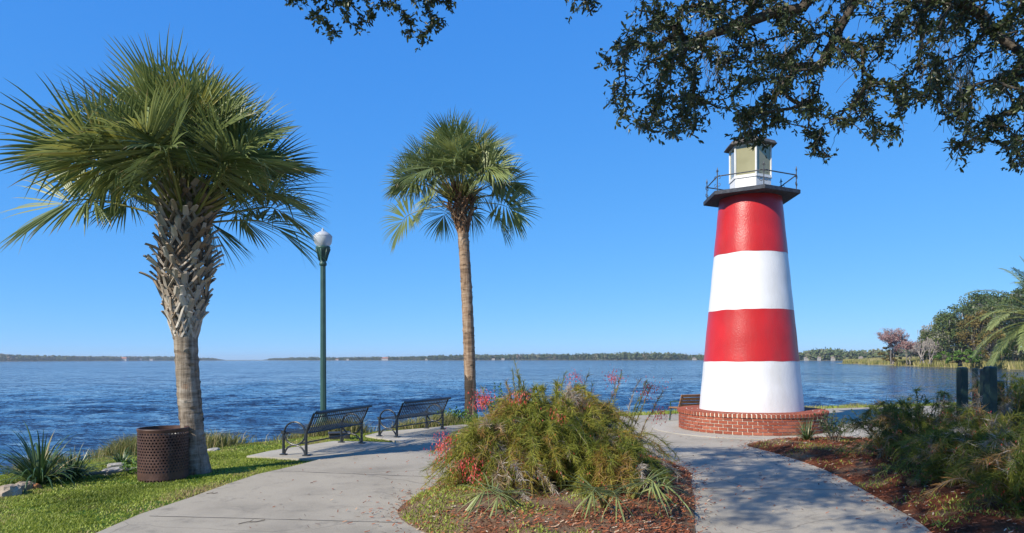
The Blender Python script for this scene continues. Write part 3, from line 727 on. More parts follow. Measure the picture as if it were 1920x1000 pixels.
for row in range(5):
    for i in range(nb_):
        a0 = 2 * math.pi * (i + .5 * (row % 2)) / nb_; da = 2 * math.pi / nb_
        arc_brick(rb - .05, rb, a0 + .0055, a0 + da - .0055, row * hr + .0085, (row + 1) * hr - .0085, min(1, max(0, rnd.gauss(.5, .2))))
nr_ = 106
for i in range(nr_):
    a0 = 2 * math.pi * i / nr_; da = 2 * math.pi / nr_
    arc_brick(rb - .17, rb + .03, a0 + .0085, a0 + da - .0085, .380, .452, min(1, max(0, rnd.gauss(.55, .15))))
for ring in range(3):
    ro = rb - .185 - ring * .13; n3 = int(2 * math.pi * ro / .21)
    for i in range(n3):
        a0 = 2 * math.pi * (i + .4 * ring) / n3; da = 2 * math.pi / n3
        arc_brick(ro - .115, ro, a0 + .004, a0 + da - .004, .44, .456, min(1, max(0, rnd.gauss(.55, .15))))
mb.build('bricks', M['brick'], pl)
A0 = R(-93)
def hexv(r_, z): return [(r_ * math.cos(A0 + k * math.pi / 3), r_ * math.sin(A0 + k * math.pi / 3), z + Z0) for k in range(6)]
def hexprism(mb, prof, m=0, top=True, bot=True):
    vs = []; 
    for r_, z in prof: vs += hexv(r_, z)
    fs = [(i * 6 + k, i * 6 + (k + 1) % 6, i * 6 + 6 + (k + 1) % 6, i * 6 + 6 + k) for i in range(len(prof) - 1) for k in range(6)]
    if top: fs.append(tuple(range(len(vs) - 6, len(vs))))
    if bot: fs.append((5, 4, 3, 2, 1, 0))
    mb.add(vs, fs, m)
mb = MB(); hexprism(mb, [(1.10, 5.46), (1.12, 5.47), (1.12, 5.55), (1.10, 5.56)]); mb.build('gallery', M['platform'], lh)
lantern = empty('lantern_room', (0, 0, 0)); lantern.parent = lh
mb = MB(); hexprism(mb, [(.475, 5.56), (.475, 5.90), (.50, 5.905), (.50, 5.935)]); mb.build('lantern_wall', M['white'], lantern, bevel=.004)
fr_ = MB(); pn = []
v0 = hexv(.47, 5.935); v1 = hexv(.47, 6.68)
for k in range(6):
    fr_.tube([v0[k], v1[k]], .024, 6)
    a = Vector(v0[k]); b2 = Vector(v0[(k + 1) % 6]); c_ = (a + b2) / 2; an = math.atan2((b2 - a).y, (b2 - a).x); L = (b2 - a).length
    for zz in (5.955, 6.66): fr_.box((c_.x, c_.y, zz + Z0), (L - .03, .035, .04), rz=an)
    p_ = MB(); i_ = c_ * 1.0; p_.box((c_.x * .985, c_.y * .985, (5.975 + 6.64) / 2 + Z0), (L - .04, .012, .665), rz=an); o = p_.build('pane', M['pane'], lantern)
fr_.build('frame', M['frame'], lantern)
mb = MB(); hexprism(mb, [(.60, 6.68), (.62, 6.70), (.56, 6.78), (.10, 6.98), (.05, 7.0)]); mb.build('roof', M['lroof'], lh)
mb = MB(); mb.lathe([(.04, 7.0 + Z0), (.07, 7.06 + Z0), (.03, 7.12 + Z0), (.012, 7.3 + Z0), (.001, 7.36 + Z0)], 12); mb.build('finial', M['iron'], lh, smooth=True)
pc_ = [Vector(q) for q in hexv(1.03, 5.56)]
for k in range(6):
    mb = MB(); c = pc_[k]; mb.tube([c, c + UP * .44], .012, 6); mb.lathe([(.001, c.z + .55), (.014, c.z + .49), (.022, c.z + .47), (.008, c.z + .45), (.02, c.z + .44)], 8, c=(c.x, c.y))
    mb.box((c.x, c.y, c.z + .45), (.09, .012, .012), rz=math.atan2(c.y, c.x) + math.pi / 2)
    tdir = Vector((-c.y, c.x, 0)).normalized()
    for s_ in (-1, 1):
        for (zc_, rr2, ud) in ((.30, .055, 1), (.14, .05, -1)):
            pts = []
            for j in range(13):
                a = j / 12 * R(300); r_ = rr2 * (1 - .55 * j / 12)
                pts.append(c + tdir * s_ * (.012 + rr2 - r_ * math.cos(a)) + UP * (zc_ + ud * r_ * math.sin(a)))
            mb.tube(pts, .0065, 4)
    mb.build('railing_post', M['iron'], lh)
for k in range(6):
    mb = MB(); a, b2 = pc_[k], pc_[(k + 1) % 6]; mb.tube([a + UP * .34, b2 + UP * .34], .014, 6); mb.build('handrail', M['iron'], lh)
print('lighthouse done')

# ------------------------------------------------------------------ street lamp
lx, ly = G(606, 812); lp = empty('street_lamp', (lx, ly, 0), 0, 'dark green lamp post with an acorn globe behind the nearer bench', 'street lamp')
H = 4.66
mb = MB(); mb.lathe([(.20, -.02), (.20, .05), (.17, .07), (.15, .30), (.11, .36), (.085, .42), (.075, .5)], 24); mb.build('base', M['green'], lp, smooth=False)
mb = MB(); K = 24; vs = []; zs = [.42, 3.86]
for i, z in enumerate(zs):
    for k in range(K): r_ = (.068 - .008 * i) * (1 if k % 2 else .9); a = 2 * math.pi * k / K; vs.append((r_ * math.cos(a), r_ * math.sin(a), z))
mb.add(vs, [(k, (k + 1) % K, K + (k + 1) % K, K + k) for k in range(K)]); mb.build('pole', M['green'], lp)
mb = MB(); mb.lathe([(.064, 3.84), (.085, 3.86), (.085, 3.90), (.07, 3.93), (.09, 4.02), (.12, 4.13), (.155, 4.22), (.165, 4.25), (.165, 4.28), (.02, 4.28)], 24)
for k in range(8):
    a = 2 * math.pi * k / 8; mb.tube([(.085 * math.cos(a), .085 * math.sin(a), 3.96), (.125 * math.cos(a), .125 * math.sin(a), 4.10), (.17 * math.cos(a), .17 * math.sin(a), 4.22)], .012, 5)
mb.build('fitter', M['green'], lp, smooth=True)
mb = MB(); mb.lathe([(.13, 4.28), (.19, 4.36), (.208, 4.46), (.205, 4.50), (.17, 4.56)], 32); gl = mb.build('globe', M['globe'], lp, smooth=True)
mb = MB(); mb.lathe([(.205, 4.50), (.213, 4.515), (.16, 4.575), (.08, 4.62), (.03, 4.635), (.035, 4.66), (.02, 4.69), (.001, 4.72)], 32); mb.build('globe_cap', M['globe'], lp, smooth=True)
mb = MB(); mb.tube([(0, 0, 4.28), (0, 0, 4.36), (0, 0, 4.48)], [.035, .05, .03], 10); mb.build('bulb', M['frame'], lp, smooth=True)
bx_, by_ = G(636, 823); mb = MB(); mb.box((0, 0, .06), (.42, .28, .14)); mb.box((0, 0, .145), (.46, .32, .03)); o = mb.build('ground_box', M['black'], bevel=.01); o.location = (bx_, by_, 0); o.rotation_euler = (0, 0, .3)
tag(o, 'low black box on the grass at the foot of the green lamp post', 'utility box')

# ------------------------------------------------------------------ benches
def bench_profile():
    pts = [(.52, .385), (.545, .41), (.52, .435), (.44, .432), (.30, .415), (.16, .41), (.075, .43), (.03, .50), (-.02, .62), (-.065, .74), (-.095, .81), (-.125, .835), (-.155, .825), (-.165, .795)]
    return pts
def make_bench(label):
    L = 1.84; root = empty('park_bench', (0, 0, 0), 0, label, 'bench', 'black metal strap benches by the water')
    pr = bench_profile()
    root.scale = (1, 1, .92)
    def straps(seg, name):
        mb = MB(); n_ = 28
        for i in range(n_):
            x = .03 + (L - .06) * i / (n_ - 1); w = .0135; rows = []
            for j, (y, z) in enumerate(seg):
                a = seg[max(j - 1, 0)]; b2 = seg[min(j + 1, len(seg) - 1)]; tx, tz = b2[0] - a[0], b2[1] - a[1]; q = math.hypot(tx, tz); nx_, nz_ = -tz / q * .0035, tx / q * .0035
                rows += [(x - w, y - nx_, z - nz_), (x + w, y - nx_, z - nz_), (x + w, y + nx_, z + nz_), (x - w, y + nx_, z + nz_)]
            fs = [(j * 4 + k, j * 4 + (k + 1) % 4, j * 4 + 4 + (k + 1) % 4, j * 4 + 4 + k) for j in range(len(seg) - 1) for k in range(4)]
            mb.add(rows, fs)
        return mb
    mb = straps(pr[:7], 'seat'); mb.tube([(0, .525, .405), (L, .525, .405)], .017, 8); mb.build('seat', M['bench'], root)
    mb = straps(pr[6:], 'backrest'); mb.tube([(0, -.14, .812), (L, -.14, .812)], .032, 8); mb.tube([(0, -.055, .715), (L, -.055, .715)], .012, 6); mb.tube([(0, .055, .425), (L, .055, .425)], .016, 6); mb.build('backrest', M['bench'], root)
    for x in (0, L):
        mb = MB(); F_ = 1.0
        mb.tube([(x, .53, 0.03), (x, .53, .42)], [.026, .022], 8); mb.tube([(x, .07, 0.03), (x, .07, .40), (x, .05, .50), (x, -.01, .62), (x, -.09, .80)], [.026, .024, .022, .02, .018], 8)
        for yy in (.53, .07): mb.box((x, yy, .012), (.08, .11, .024))
        ring = [(x, .30 + .215 * math.cos(a), .415 + .215 * math.sin(a)) for a in np.linspace(0, 2 * math.pi, 33)]; mb.tube(ring, .017, 6, cap=False)
        ring = [(x, .30 + .175 * math.cos(a), .415 + .175 * math.sin(a)) for a in np.linspace(R(-60), R(240), 25)]
        arch = [(x, .30 + .215 * math.cos(a), -.02 + .215 * math.sin(a)) for a in np.linspace(R(8), R(172), 17)]; mb.tube(arch, .016, 6)
        mb.tube([(x - .03, .53, .43), (x + .03, .53, .43)], .035, 12)
        mb.build('end_frame', M['bench'], root)
    mb = MB(); mb.tube([(0, .30, .20), (L, .30, .20)], .014, 6); mb.build('stretcher', M['bench'], root)
    return root
bd = math.atan2(1.84, .60)
def put_bench(o, p, an=bd):
    o.location = (p[0], p[1], CZ + .004); o.rotation_euler = (0, 0, an)
b1 = make_bench('nearer of the two black metal strap benches facing the lake')
f1 = G(578, 858); put_bench(b1, (f1[0] + .02, f1[1] + .0))
b2_ = copy_tree(b1); b2_['label'] = 'farther black metal strap bench, half hidden by the flowering bush'
f2 = G(749, 823); put_bench(b2_, f2, R(64))

# wooden bench behind the lighthouse
wx, wy = G(1274, 796); wb = empty('wooden_bench', (wx, wy, CZ), R(20), 'weathered wooden slat bench with green iron legs behind the lighthouse', 'bench')
wb.scale = (1, 1, .84)
mb = MB()
for i in range(5): mb.box((.75, .14 + .085 * i, .43), (1.5, .07, .035))
mb.build('seat', M['wood'], wb, bevel=.005)
mb = MB()
for i in range(4): mb.box(None, (1.5, .03, .085), mat=Matrix.Translation((.75, .04 - .035 * i, .52 + .10 * i)) @ Matrix.Rotation(R(18), 4, 'X'))
mb.build('backrest', M['wood'], wb, bevel=.005)
for x in (.06, 1.44):
    mb = MB(); mb.tube([(x, -.05, 0), (x, .06, .38), (x, .07, .45), (x, -.06, .84)], .024, 8); mb.tube([(x, .56, 0), (x, .50, .41)], .022, 8); mb.tube([(x, .06, .40), (x, .5, .41)], .018, 6)
    mb.tube([(x, .0, .62), (x, .30, .64), (x, .52, .60), (x, .52, .42)], .018, 8); mb.build('leg', M['green'], wb)

# ------------------------------------------------------------------ trash can: perforated drum
tx_, ty_ = G(303, 896); ty_ += .04; tc_ = empty('trash_can', (tx_, ty_ + .0, 0), 0, 'rusty brown perforated round trash can on the grass by the big palm', 'trash can')
mb = MB(); rcan = .328; hcan = .735; nc = 46; rows_ = 17; zb, zt = .0, hcan - .05; ch = (zt - .0) / rows_
def cp(a, z, r_=rcan): return (r_ * math.cos(a), r_ * math.sin(a), z)
for j in range(rows_):
    solid = j in (1, 2) ; zc0 = j * ch; off_ = .5 * (j % 2)
    for i in range(nc):
        a0 = 2 * math.pi * (i + off_) / nc; da = 2 * math.pi / nc
        if solid: mb.add([cp(a0, zc0), cp(a0 + da, zc0), cp(a0 + da, zc0 + ch), cp(a0, zc0 + ch)], [(0, 1, 2, 3)]); continue
        outer = []; inner = []; 
        for (u, v_) in ((0, 0), (.5, 0), (1, 0), (1, .5), (1, 1), (.5, 1), (0, 1), (0, .5)):
            outer.append(cp(a0 + da * u, zc0 + ch * v_)); ang = math.atan2(v_ - .5, u - .5); hr_ = .31
            inner.append(cp(a0 + da * (.5 + hr_ * math.cos(ang)), zc0 + ch * (.5 + hr_ * 1.05 * math.sin(ang))))
        inn2 = [(x * .985, y * .985, z) for x, y, z in inner]
        mb.add(outer + inner + inn2, [(k, (k + 1) % 8, 8 + (k + 1) % 8, 8 + k) for k in range(8)] + [(8 + k, 8 + (k + 1) % 8, 16 + (k + 1) % 8, 16 + k) for k in range(8)])
mb.lathe([(rcan, zt), (rcan + .004, zt + .01), (rcan + .010, hcan - .01), (rcan + .006, hcan), (rcan - .012, hcan), (rcan - .014, zt)], 92)
mb.build('drum', M['can'], tc_)
mb = MB(); mb.lathe([(rcan - .03, .02), (rcan - .03, .66), (rcan - .06, .64), (rcan - .08, .30), (.02, .26)], 60)
mb.build('liner', M['bag'], tc_, smooth=True)

# ------------------------------------------------------------------ green posts
def post(px, top, Y, w, label, slant=0):
    p = P3(px, top, Y); mb = MB(); h = p.z; mb.box((0, 0, h / 2 - .02), (w, w, h)); mb.lathe([(w * .707, h - .02), (w * .60, h - .001), (.001, h + .006)], 4, a0=math.pi / 4)
    o = mb.build('wooden_post', M['postgreen'], bevel=.006); o.location = (p.x, p.y, .05); o.rotation_euler = (0, 0, R(9))
    o.location.z = 0.0; tag(o, label, 'post', 'dark green square posts among the right-hand shrubs')
post(1804, 693, 10.2, .108, 'dark green square post, leftmost of the cluster in the shrubs')
post(1828, 695, 11.6, .062, 'thin dark green post between the two thick ones, farther back on the left')
post(1843, 697, 11.0, .062, 'thin dark green post just left of the widest green post')
post(1856, 692, 9.0, .115, 'widest dark green square post with a lit face')
post(1871, 718, 12.0, .14, 'shorter dark green post just right of the widest one')
post(1837, 717, 13.0, .13, 'shorter dark green post in the gap between the thin posts')
print('furniture done')

# ------------------------------------------------------------------ shrubs
def firecracker(name, label, c, rx, ry, h, stems, per, seed, zf, flowers=60, grey=0.15, tmu=.38, cat='shrub', group=None, wid=.0058, sprigs=(), fl_t=None):
    rnd = random.Random(seed); root = empty(name, (c[0], c[1], zf(c[0], c[1])), 0, label, cat, group)
    sm = MB(); V = []; Fc = []; T = []; FV = []; FF = []; FT = []
    def fil(p, d, L, t, w):
        b = len(V); d = d.normalized(); s = d.cross(Vector((rnd.uniform(-1, 1), rnd.uniform(-1, 1), rnd.uniform(-1, 1))))
        if s.length < .01: return
        s = s.normalized() * w / 2; m1 = p + d * L * .5; d2 = (d + Vector((0, 0, rnd.uniform(-.6, .05)))).normalized(); e = m1 + d2 * L * .5
        V.extend([p - s, p + s, m1 + s * .8, m1 - s * .8, e, e + s * .1]); Fc.extend([(b, b + 1, b + 2, b + 3), (b + 3, b + 2, b + 5, b + 4)]); T.extend([t, t])
    def flower(p):
        for _ in range(rnd.randint(3, 8)):
            b = len(FV); q = p + Vector((rnd.gauss(0, .035), rnd.gauss(0, .035), rnd.gauss(0, .035))); d = Vector((rnd.uniform(-.5, .5), rnd.uniform(-.5, .5), -1)).normalized() * rnd.uniform(.022, .038)
            s = d.cross(Vector((rnd.uniform(-1, 1), rnd.uniform(-1, 1), .1))).normalized() * .0045
            FV.extend([q, q + d * .6 + s, q + d, q + d * .6 - s]); FF.append((b, b + 1, b + 2, b + 3)); FT.append(rnd.random())
    tips = []
    cl_ = [(math.sqrt(rnd.random()), rnd.uniform(0, 6.283), rnd.uniform(.70, 1.08), rnd.gauss(0, .13), rnd.random() < grey * 1.2) for _ in range(max(6, stems // 22))]
    allst = [(None, None)] * stems + list(sprigs)
    for si, (sp, sph) in enumerate(allst):
        ck = cl_[rnd.randrange(len(cl_))]; a = rnd.uniform(0, 6.283); q = math.sqrt(rnd.random())
        if sp is None:
            tx = ck[0] * math.cos(ck[1]) * .85 + q * .42 * math.cos(a); ty = ck[0] * math.sin(ck[1]) * .85 + q * .42 * math.sin(a); q = math.hypot(tx, ty); a = math.atan2(ty, tx)
            bx, by = rx * .55 * q * math.cos(a), ry * .55 * q * math.sin(a)
            lean = q * 1.0 + rnd.uniform(-.1, .45); az = a + rnd.uniform(-.6, .6); hh = h * (rnd.uniform(.25, 1.10) if rnd.random() < .45 else rnd.uniform(.75, 1.12)) * (1.05 - .28 * q * q)
            ex, ey = bx + math.cos(az) * rx * .62 * lean, by + math.sin(az) * ry * .62 * lean
        else:
            bx, by = sp[0] * .7, sp[1] * .7; ex, ey = sp; hh = sph; az = a
        if sp is None and rnd.random() < .14: hh *= 1.25; ex, ey = bx + (ex - bx) * .5, by + (ey - by) * .5
        if sp is None: hh = min(hh * ck[2] * (1.05 - .25 * q), 1.18 * h)
        is_grey = rnd.random() < (.7 if ck[4] else grey * .35); hue = min(.74, max(0, rnd.gauss(tmu + ck[3], .10))); 
        if is_grey: hue = rnd.uniform(.84, 1)
        elif rnd.random() < .10: hue = rnd.uniform(.74, .80)
        pts = []; K = 8; z0 = zf(c[0] + bx, c[1] + by) - zf(c[0], c[1])
        for i in range(K + 1):
            f = i / K; droop = (.26 * h * max(0, f - .7) / .3) * (lean if sp is None else .1)
            pts.append(Vector((bx + (ex - bx) * f ** 1.5, by + (ey - by) * f ** 1.5, z0 - .02 + hh * (math.sin(min(1, f * 1.06) * math.pi / 2) if sp is None else f) - droop)) + Vector((rnd.gauss(0, .012), rnd.gauss(0, .012), 0)))
        sm.tube(pts, [.008 - .006 * i / K for i in range(K + 1)], 3, 0, .5, cap=False)
        for _ in range(per):
            f = rnd.uniform(.05, 1.0) ** .85 * K; i = min(int(f), K - 1); p = pts[i].lerp(pts[i + 1], f - i); d = (pts[i + 1] - pts[i]).normalized()
            up_ = 1 if sp is None else 0
            dd = d * rnd.uniform(.4, 1.3) * (1 if up_ else 1.6) + Vector((rnd.gauss(0, .6), rnd.gauss(0, .6), rnd.gauss(.05, .5)))
            fil(p, dd, rnd.uniform(.05, .17) * (1 if up_ else .6), min(1, max(0, hue + rnd.gauss(0, .06))), wid * rnd.uniform(.6, 1.3))
        tips.append((pts[-1], pts[-3]))
    for _ in range(flowers):
        cl = fl_t[rnd.randrange(len(fl_t))] if fl_t and rnd.random() < .6 else None
        if cl: p = Vector(cl) + Vector((rnd.gauss(0, .06), rnd.gauss(0, .06), rnd.gauss(0, .05)))
        else: a_, b_ = rnd.choice(tips); p = a_.lerp(b_, rnd.random()) + Vector((rnd.gauss(0, .04), rnd.gauss(0, .04), -.02))
        flower(p)
    fast_mesh('foliage', [tuple(v) for v in V], Fc, T, M['fire'], parent=root)
    sm.build('stems', M['twig'], root)
    if FV: fast_mesh('flowers', [tuple(v) for v in FV], FF, FT, M['flower'], parent=root)
    return root
gC = 'firecracker bushes in the round middle bed'
firecracker('flowering_bush', 'tall wispy green bush with red flowers filling the middle bed', (.50, 8.95), 1.20, 1.25, 1.04, 640, 240, 31, zc, 420, .05, .56, group=gC,
            sprigs=[((-.45, -.2), 1.50), ((-.50, -.25), 1.42), ((-.4, -.1), 1.3), ((-.42, -.2), 1.38), ((-.36, -.15), 1.28), ((-.55, -.25), 1.3), ((-.33, -.1), 1.2), ((1.28, .15), 1.26), ((1.32, .2), 1.22), ((.9, .15), 1.26), ((.55, .1), 1.22), ((.1, .1), 1.25), ((-.95, .1), 1.12), ((1.5, .1), 1.12), ((.5, .1), 1.36), ((.95, .1), 1.38), ((.2, .2), 1.36), ((1.2, .2), 1.28), ((1.35, .1), 1.2), ((-.9, .1), 1.2)],
            fl_t=[(-.85, -.2, .98), (-.4, -.3, 1.02), (.25, .0, .92), (.32, .1, 1.26), (.85, .1, 1.28), (1.35, .1, 1.12), (1.42, -.1, .8), (.05, -.7, .8), (-.9, .1, 1.0)])
firecracker('flowering_bush', 'lower greyish wispy bush with pink red flowers at the left end of the middle bed', (-.30, 8.2), .62, .8, .70, 150, 190, 32, zc, 200, .28, .52, group=gC,
            fl_t=[(-.45, -.5, .60), (-.5, -.45, .52), (-.2, -.6, .35), (-.1, -.7, .25)])
firecracker('flowering_bush', 'drooping olive bush at the right front of the middle bed', (1.12, 8.15), .58, .7, .66, 150, 200, 33, zc, 80, .10, .52, group=gC)
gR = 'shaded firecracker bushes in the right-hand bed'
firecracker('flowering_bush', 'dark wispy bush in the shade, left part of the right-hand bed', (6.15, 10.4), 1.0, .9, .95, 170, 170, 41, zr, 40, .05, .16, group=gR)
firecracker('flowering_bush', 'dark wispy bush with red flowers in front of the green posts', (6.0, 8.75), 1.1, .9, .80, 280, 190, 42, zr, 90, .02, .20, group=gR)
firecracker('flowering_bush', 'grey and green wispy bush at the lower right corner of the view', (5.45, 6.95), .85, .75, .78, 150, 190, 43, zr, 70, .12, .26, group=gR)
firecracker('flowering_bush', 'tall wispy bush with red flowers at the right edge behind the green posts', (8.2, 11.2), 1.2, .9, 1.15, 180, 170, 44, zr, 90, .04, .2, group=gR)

def leafy(name, label, c, rx, ry, h, nst, nl, ls, mat, seed, zf, stemr=.006, cat='shrub', group=None, upright=.7, lw=.4):
    rnd = random.Random(seed); z0 = zf(c[0], c[1]); root = empty(name, (c[0], c[1], z0), 0, label, cat, group); sm = MB(); lf = MB()
    for s in range(nst):
        a = rnd.uniform(0, 6.28); q = math.sqrt(rnd.random()); ex, ey = rx * q * math.cos(a), ry * q * math.sin(a); hh = h * rnd.uniform(.55, 1.08) * (1.1 - .4 * q); K = 5
        pts = [Vector((ex * (.3 + .7 * (i / K)) , ey * (.3 + .7 * (i / K)), hh * (i / K) ** upright)) + Vector((rnd.gauss(0, .012), rnd.gauss(0, .012), 0)) for i in range(K + 1)]
        sm.tube(pts, [stemr * (1.2 - i / K) for i in range(K + 1)], 4, cap=False)
        for _ in range(nl):
            f = rnd.uniform(.25, 1) * K; i = min(int(f), K - 1); p = pts[i].lerp(pts[i + 1], f - i) + Vector((rnd.gauss(0, .02), rnd.gauss(0, .02), rnd.gauss(0, .02)))
            d = Vector((rnd.gauss(0, 1), rnd.gauss(0, 1), rnd.gauss(.2, .7))).normalized(); L = ls * rnd.uniform(.6, 1.3); sv = d.cross(Vector((rnd.gauss(0, 1), rnd.gauss(0, 1), rnd.gauss(0, 1)))).normalized() * L * lw / 2; nn_ = sv.cross(d).normalized()
            lf.add([tuple(p), tuple(p + d * L * .5 + sv + nn_ * L * .06), tuple(p + d * L), tuple(p + d * L * .5 - sv + nn_ * L * .06)], [(0, 1, 2), (0, 2, 3)], 0, rnd.random())
    lf.build('leaves', mat, root); sm.build('stems', M['twig'], root); return root
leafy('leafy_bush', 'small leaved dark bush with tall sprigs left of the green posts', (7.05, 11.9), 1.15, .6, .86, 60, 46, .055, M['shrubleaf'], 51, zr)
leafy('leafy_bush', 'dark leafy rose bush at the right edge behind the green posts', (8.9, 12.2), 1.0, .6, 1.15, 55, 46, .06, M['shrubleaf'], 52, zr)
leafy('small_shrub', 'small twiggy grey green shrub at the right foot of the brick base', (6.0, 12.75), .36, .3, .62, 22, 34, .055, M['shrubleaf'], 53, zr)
leafy('weed_clump', 'bright green weeds behind the farther bench and the slender palm', (-1.55, 18.2), .75, .4, .52, 40, 40, .07, M['weed'], 54, gz, cat='weeds', group='bright green weeds along the bank')
leafy('weed_clump', 'bright green weeds rising behind the middle bush', (-.35, 16.6), .55, .3, .95, 26, 40, .07, M['weed'], 55, lambda x, y: CZ, cat='weeds', group='bright green weeds along the bank')
leafy('weed_clump', 'low green weeds at the foot of the trash can', (-5.55, 10.1), .28, .2, .22, 16, 26, .05, M['weed'], 56, gz, cat='weeds')

def strappy(name, label, c, n_, L, h, w, seed, zf, mat=None, cat='plant', spread=1.0, group=None):
    rnd = random.Random(seed); z0 = zf(c[0], c[1]); root_mb = MB()
    for i in range(n_):
        a = rnd.uniform(0, 6.28); e = rnd.uniform(.5, 1.45); LL = L * rnd.uniform(.6, 1.15); d = Vector((math.cos(a) * math.cos(e), math.sin(a) * math.cos(e), math.sin(e)))
        p = Vector((math.cos(a) * .08 * rnd.random(), math.sin(a) * .08 * rnd.random(), 0)); sv = Vector((-math.sin(a), math.cos(a), 0)); K = 7; rows = []; g_ = rnd.uniform(.12, .42) * spread; ww = w * rnd.uniform(.7, 1.2)
        for k in range(K + 1):
            wd = ww * (1 - (k / K) ** 2.2) / 2 + .001; nn_ = sv.cross(d); rows += [tuple(p - sv * wd), tuple(p - nn_ * wd * .35), tuple(p + sv * wd)]
            p = p + d * LL / K; d = (d + Vector((0, 0, -g_ * (.3 + k / K)))).normalized(); p.z = max(p.z, .012)
        root_mb.add(rows, [(k * 3 + j, k * 3 + j + 1, k * 3 + j + 4, k * 3 + j + 3) for k in range(K) for j in (0, 1)], 0, rnd.random())
    o = root_mb.build(name, mat or M['strap']); o.location = (c[0], c[1], z0); return tag(o, label, cat, group)
c = G(75, 905); strappy('lily_clump', 'big clump of long arching strap leaves on the bank at the far left', c, 120, .9, .6, .036, 61, gz, spread=1.5)
c = G(135, 898); strappy('lily_clump', 'dense darker clump of strap leaves right beside the bigger one', c, 95, .48, .4, .026, 62, gz)
c = G(228, 868); strappy('spiky_plant', 'short spiky bank plant left of the trash can', c, 50, .34, .3, .02, 63, gz)
c = (5.55, 12.85); strappy('spiky_plant', 'dark spiky clump in the mulch in front of the brick base', c, 75, .46, .4, .016, 64, zr)
for k, (px, py, s_, lab) in enumerate(((968, 962, 0, 'thin palmetto seedling at the front left of the middle bush'), (1130, 968, 1, 'palmetto seedling under the right front of the middle bush'), (1185, 950, 2, 'palmetto seedling fanning out to the right over the red mulch'))):
    rn = random.Random(70 + k); x, y = G(px, py, .1); root = empty('palmetto_seedling', (x, y, zc(x, y)), 0, lab, 'plant', 'palmetto seedlings in the middle bed')
    for j in range(2 + (k > 0)):
        mb = fan_frond(rn, (0, 0, 0), {0: 3.6, 1: 4.6, 2: 5.7}[k] + rn.uniform(-.8, .8), rn.uniform(.5, .9), .3, .52, 15, .62, 1.0, rn.uniform(-.4, .4)); mb.build('frond', [M['palm'], M['petiole']], root)
# rocks and rubble
def rock(label, px, py, s, mat, seed, name='rock', dims=(1, 1, .7), cat='rock', zf=gz, group=None):
    rn = random.Random(seed); x, y = G(px, py); mb = MB(); N1, N2 = 9, 12; vs = []
    for i in range(N1 + 1):
        for j in range(N2):
            a, e = 2 * math.pi * j / N2, -math.pi / 2 + math.pi * i / N1; v_ = Vector((math.cos(e) * math.cos(a), math.cos(e) * math.sin(a), math.sin(e)))
            k = 1 + .38 * noise.noise(v_ * 1.3 + Vector((seed, 0, 0))) + .16 * noise.noise(v_ * 4 + Vector((0, seed, 0))); v_ = v_ * k
            v_ = Vector([max(-.78, min(.78, q)) for q in v_])
            vs.append((v_.x * s * dims[0], v_.y * s * dims[1], v_.z * s * dims[2]))
    mb.add(vs, [(i * N2 + j, i * N2 + (j + 1) % N2, (i + 1) * N2 + (j + 1) % N2, (i + 1) * N2 + j) for i in range(N1) for j in range(N2)])
    o = mb.build(name, mat); o.location = (x, y, zf(x, y) + s * dims[2] * .35); o.rotation_euler = (0, 0, rn.uniform(0, 6)); tag(o, label, cat, group)
rock('pale angular rock at the left edge of the lawn', 14, 926, .17, M['rock'], 1)
rock('brown rock right of the pale one at the foot of the strap leaves', 42, 916, .14, M['rock'], 2)
rock('small reddish rock half under the strap leaves', 64, 914, .09, M['clay'], 3)
rock('flat pale concrete slab piece on the bank left of the trash can', 212, 884, .19, M['rubble'], 4, 'concrete_rubble', (1.3, .7, .35), 'rubble')
rock('grey broken concrete lump above the flat slab piece', 218, 873, .14, M['rubble'], 5, 'concrete_rubble', (1.2, .8, .4), 'rubble')
rock('pale flat stone beside the big palm on the bank', 400, 843, .15, M['rubble'], 6, 'stone', (1.2, .8, .3), 'rock')
rock('orange clay lump in the mulch at the foot of the shaded bushes', 1712, 936, .085, M['clay'], 7, 'clay_lump', (1.2, .8, .7), 'rock', zr)
x, y = G(160, 893); mb = MB(); mb.tube([(0, 0, .05), (.3, .1, .07), (.62, .24, .10), (.8, .28, .12)], [.022, .025, .02, .012], 7); o = mb.build('driftwood', M['greybark'], smooth=True); o.location = (x, y, gz(x, y)); tag(o, 'bleached stick of driftwood lying between strap leaves and rubble', 'driftwood')
for k, (px, py, an, lab) in enumerate(((470, 985, .5, 'dark bent twig lying on the near path'), (396, 929, .2, 'short brown twig by the lawn edge of the path'), (905, 960, .9, 'forked dead branch on the sand in the middle bed'))):
    x, y = G(px, py); zz = zc(x, y) if k == 2 else CZ; s_ = (1, .5, 2.2)[k]; rn = random.Random(k); mb = MB()
    mb.tube([(-.12 * s_, 0, .006), (-.03 * s_, .02 * s_, .012), (.05 * s_, .0, .008), (.14 * s_, .03 * s_, .01)], .0045 * (1 + .6 * (k == 2)), 5); mb.tube([(-.02 * s_, .015 * s_, .01), (.03 * s_, .06 * s_, .02)], .003, 5)
    o = mb.build('twig', M['twig']); o.location = (x, y, zz); o.rotation_euler = (0, 0, an); tag(o, lab, 'twig')
print('shrubs done')

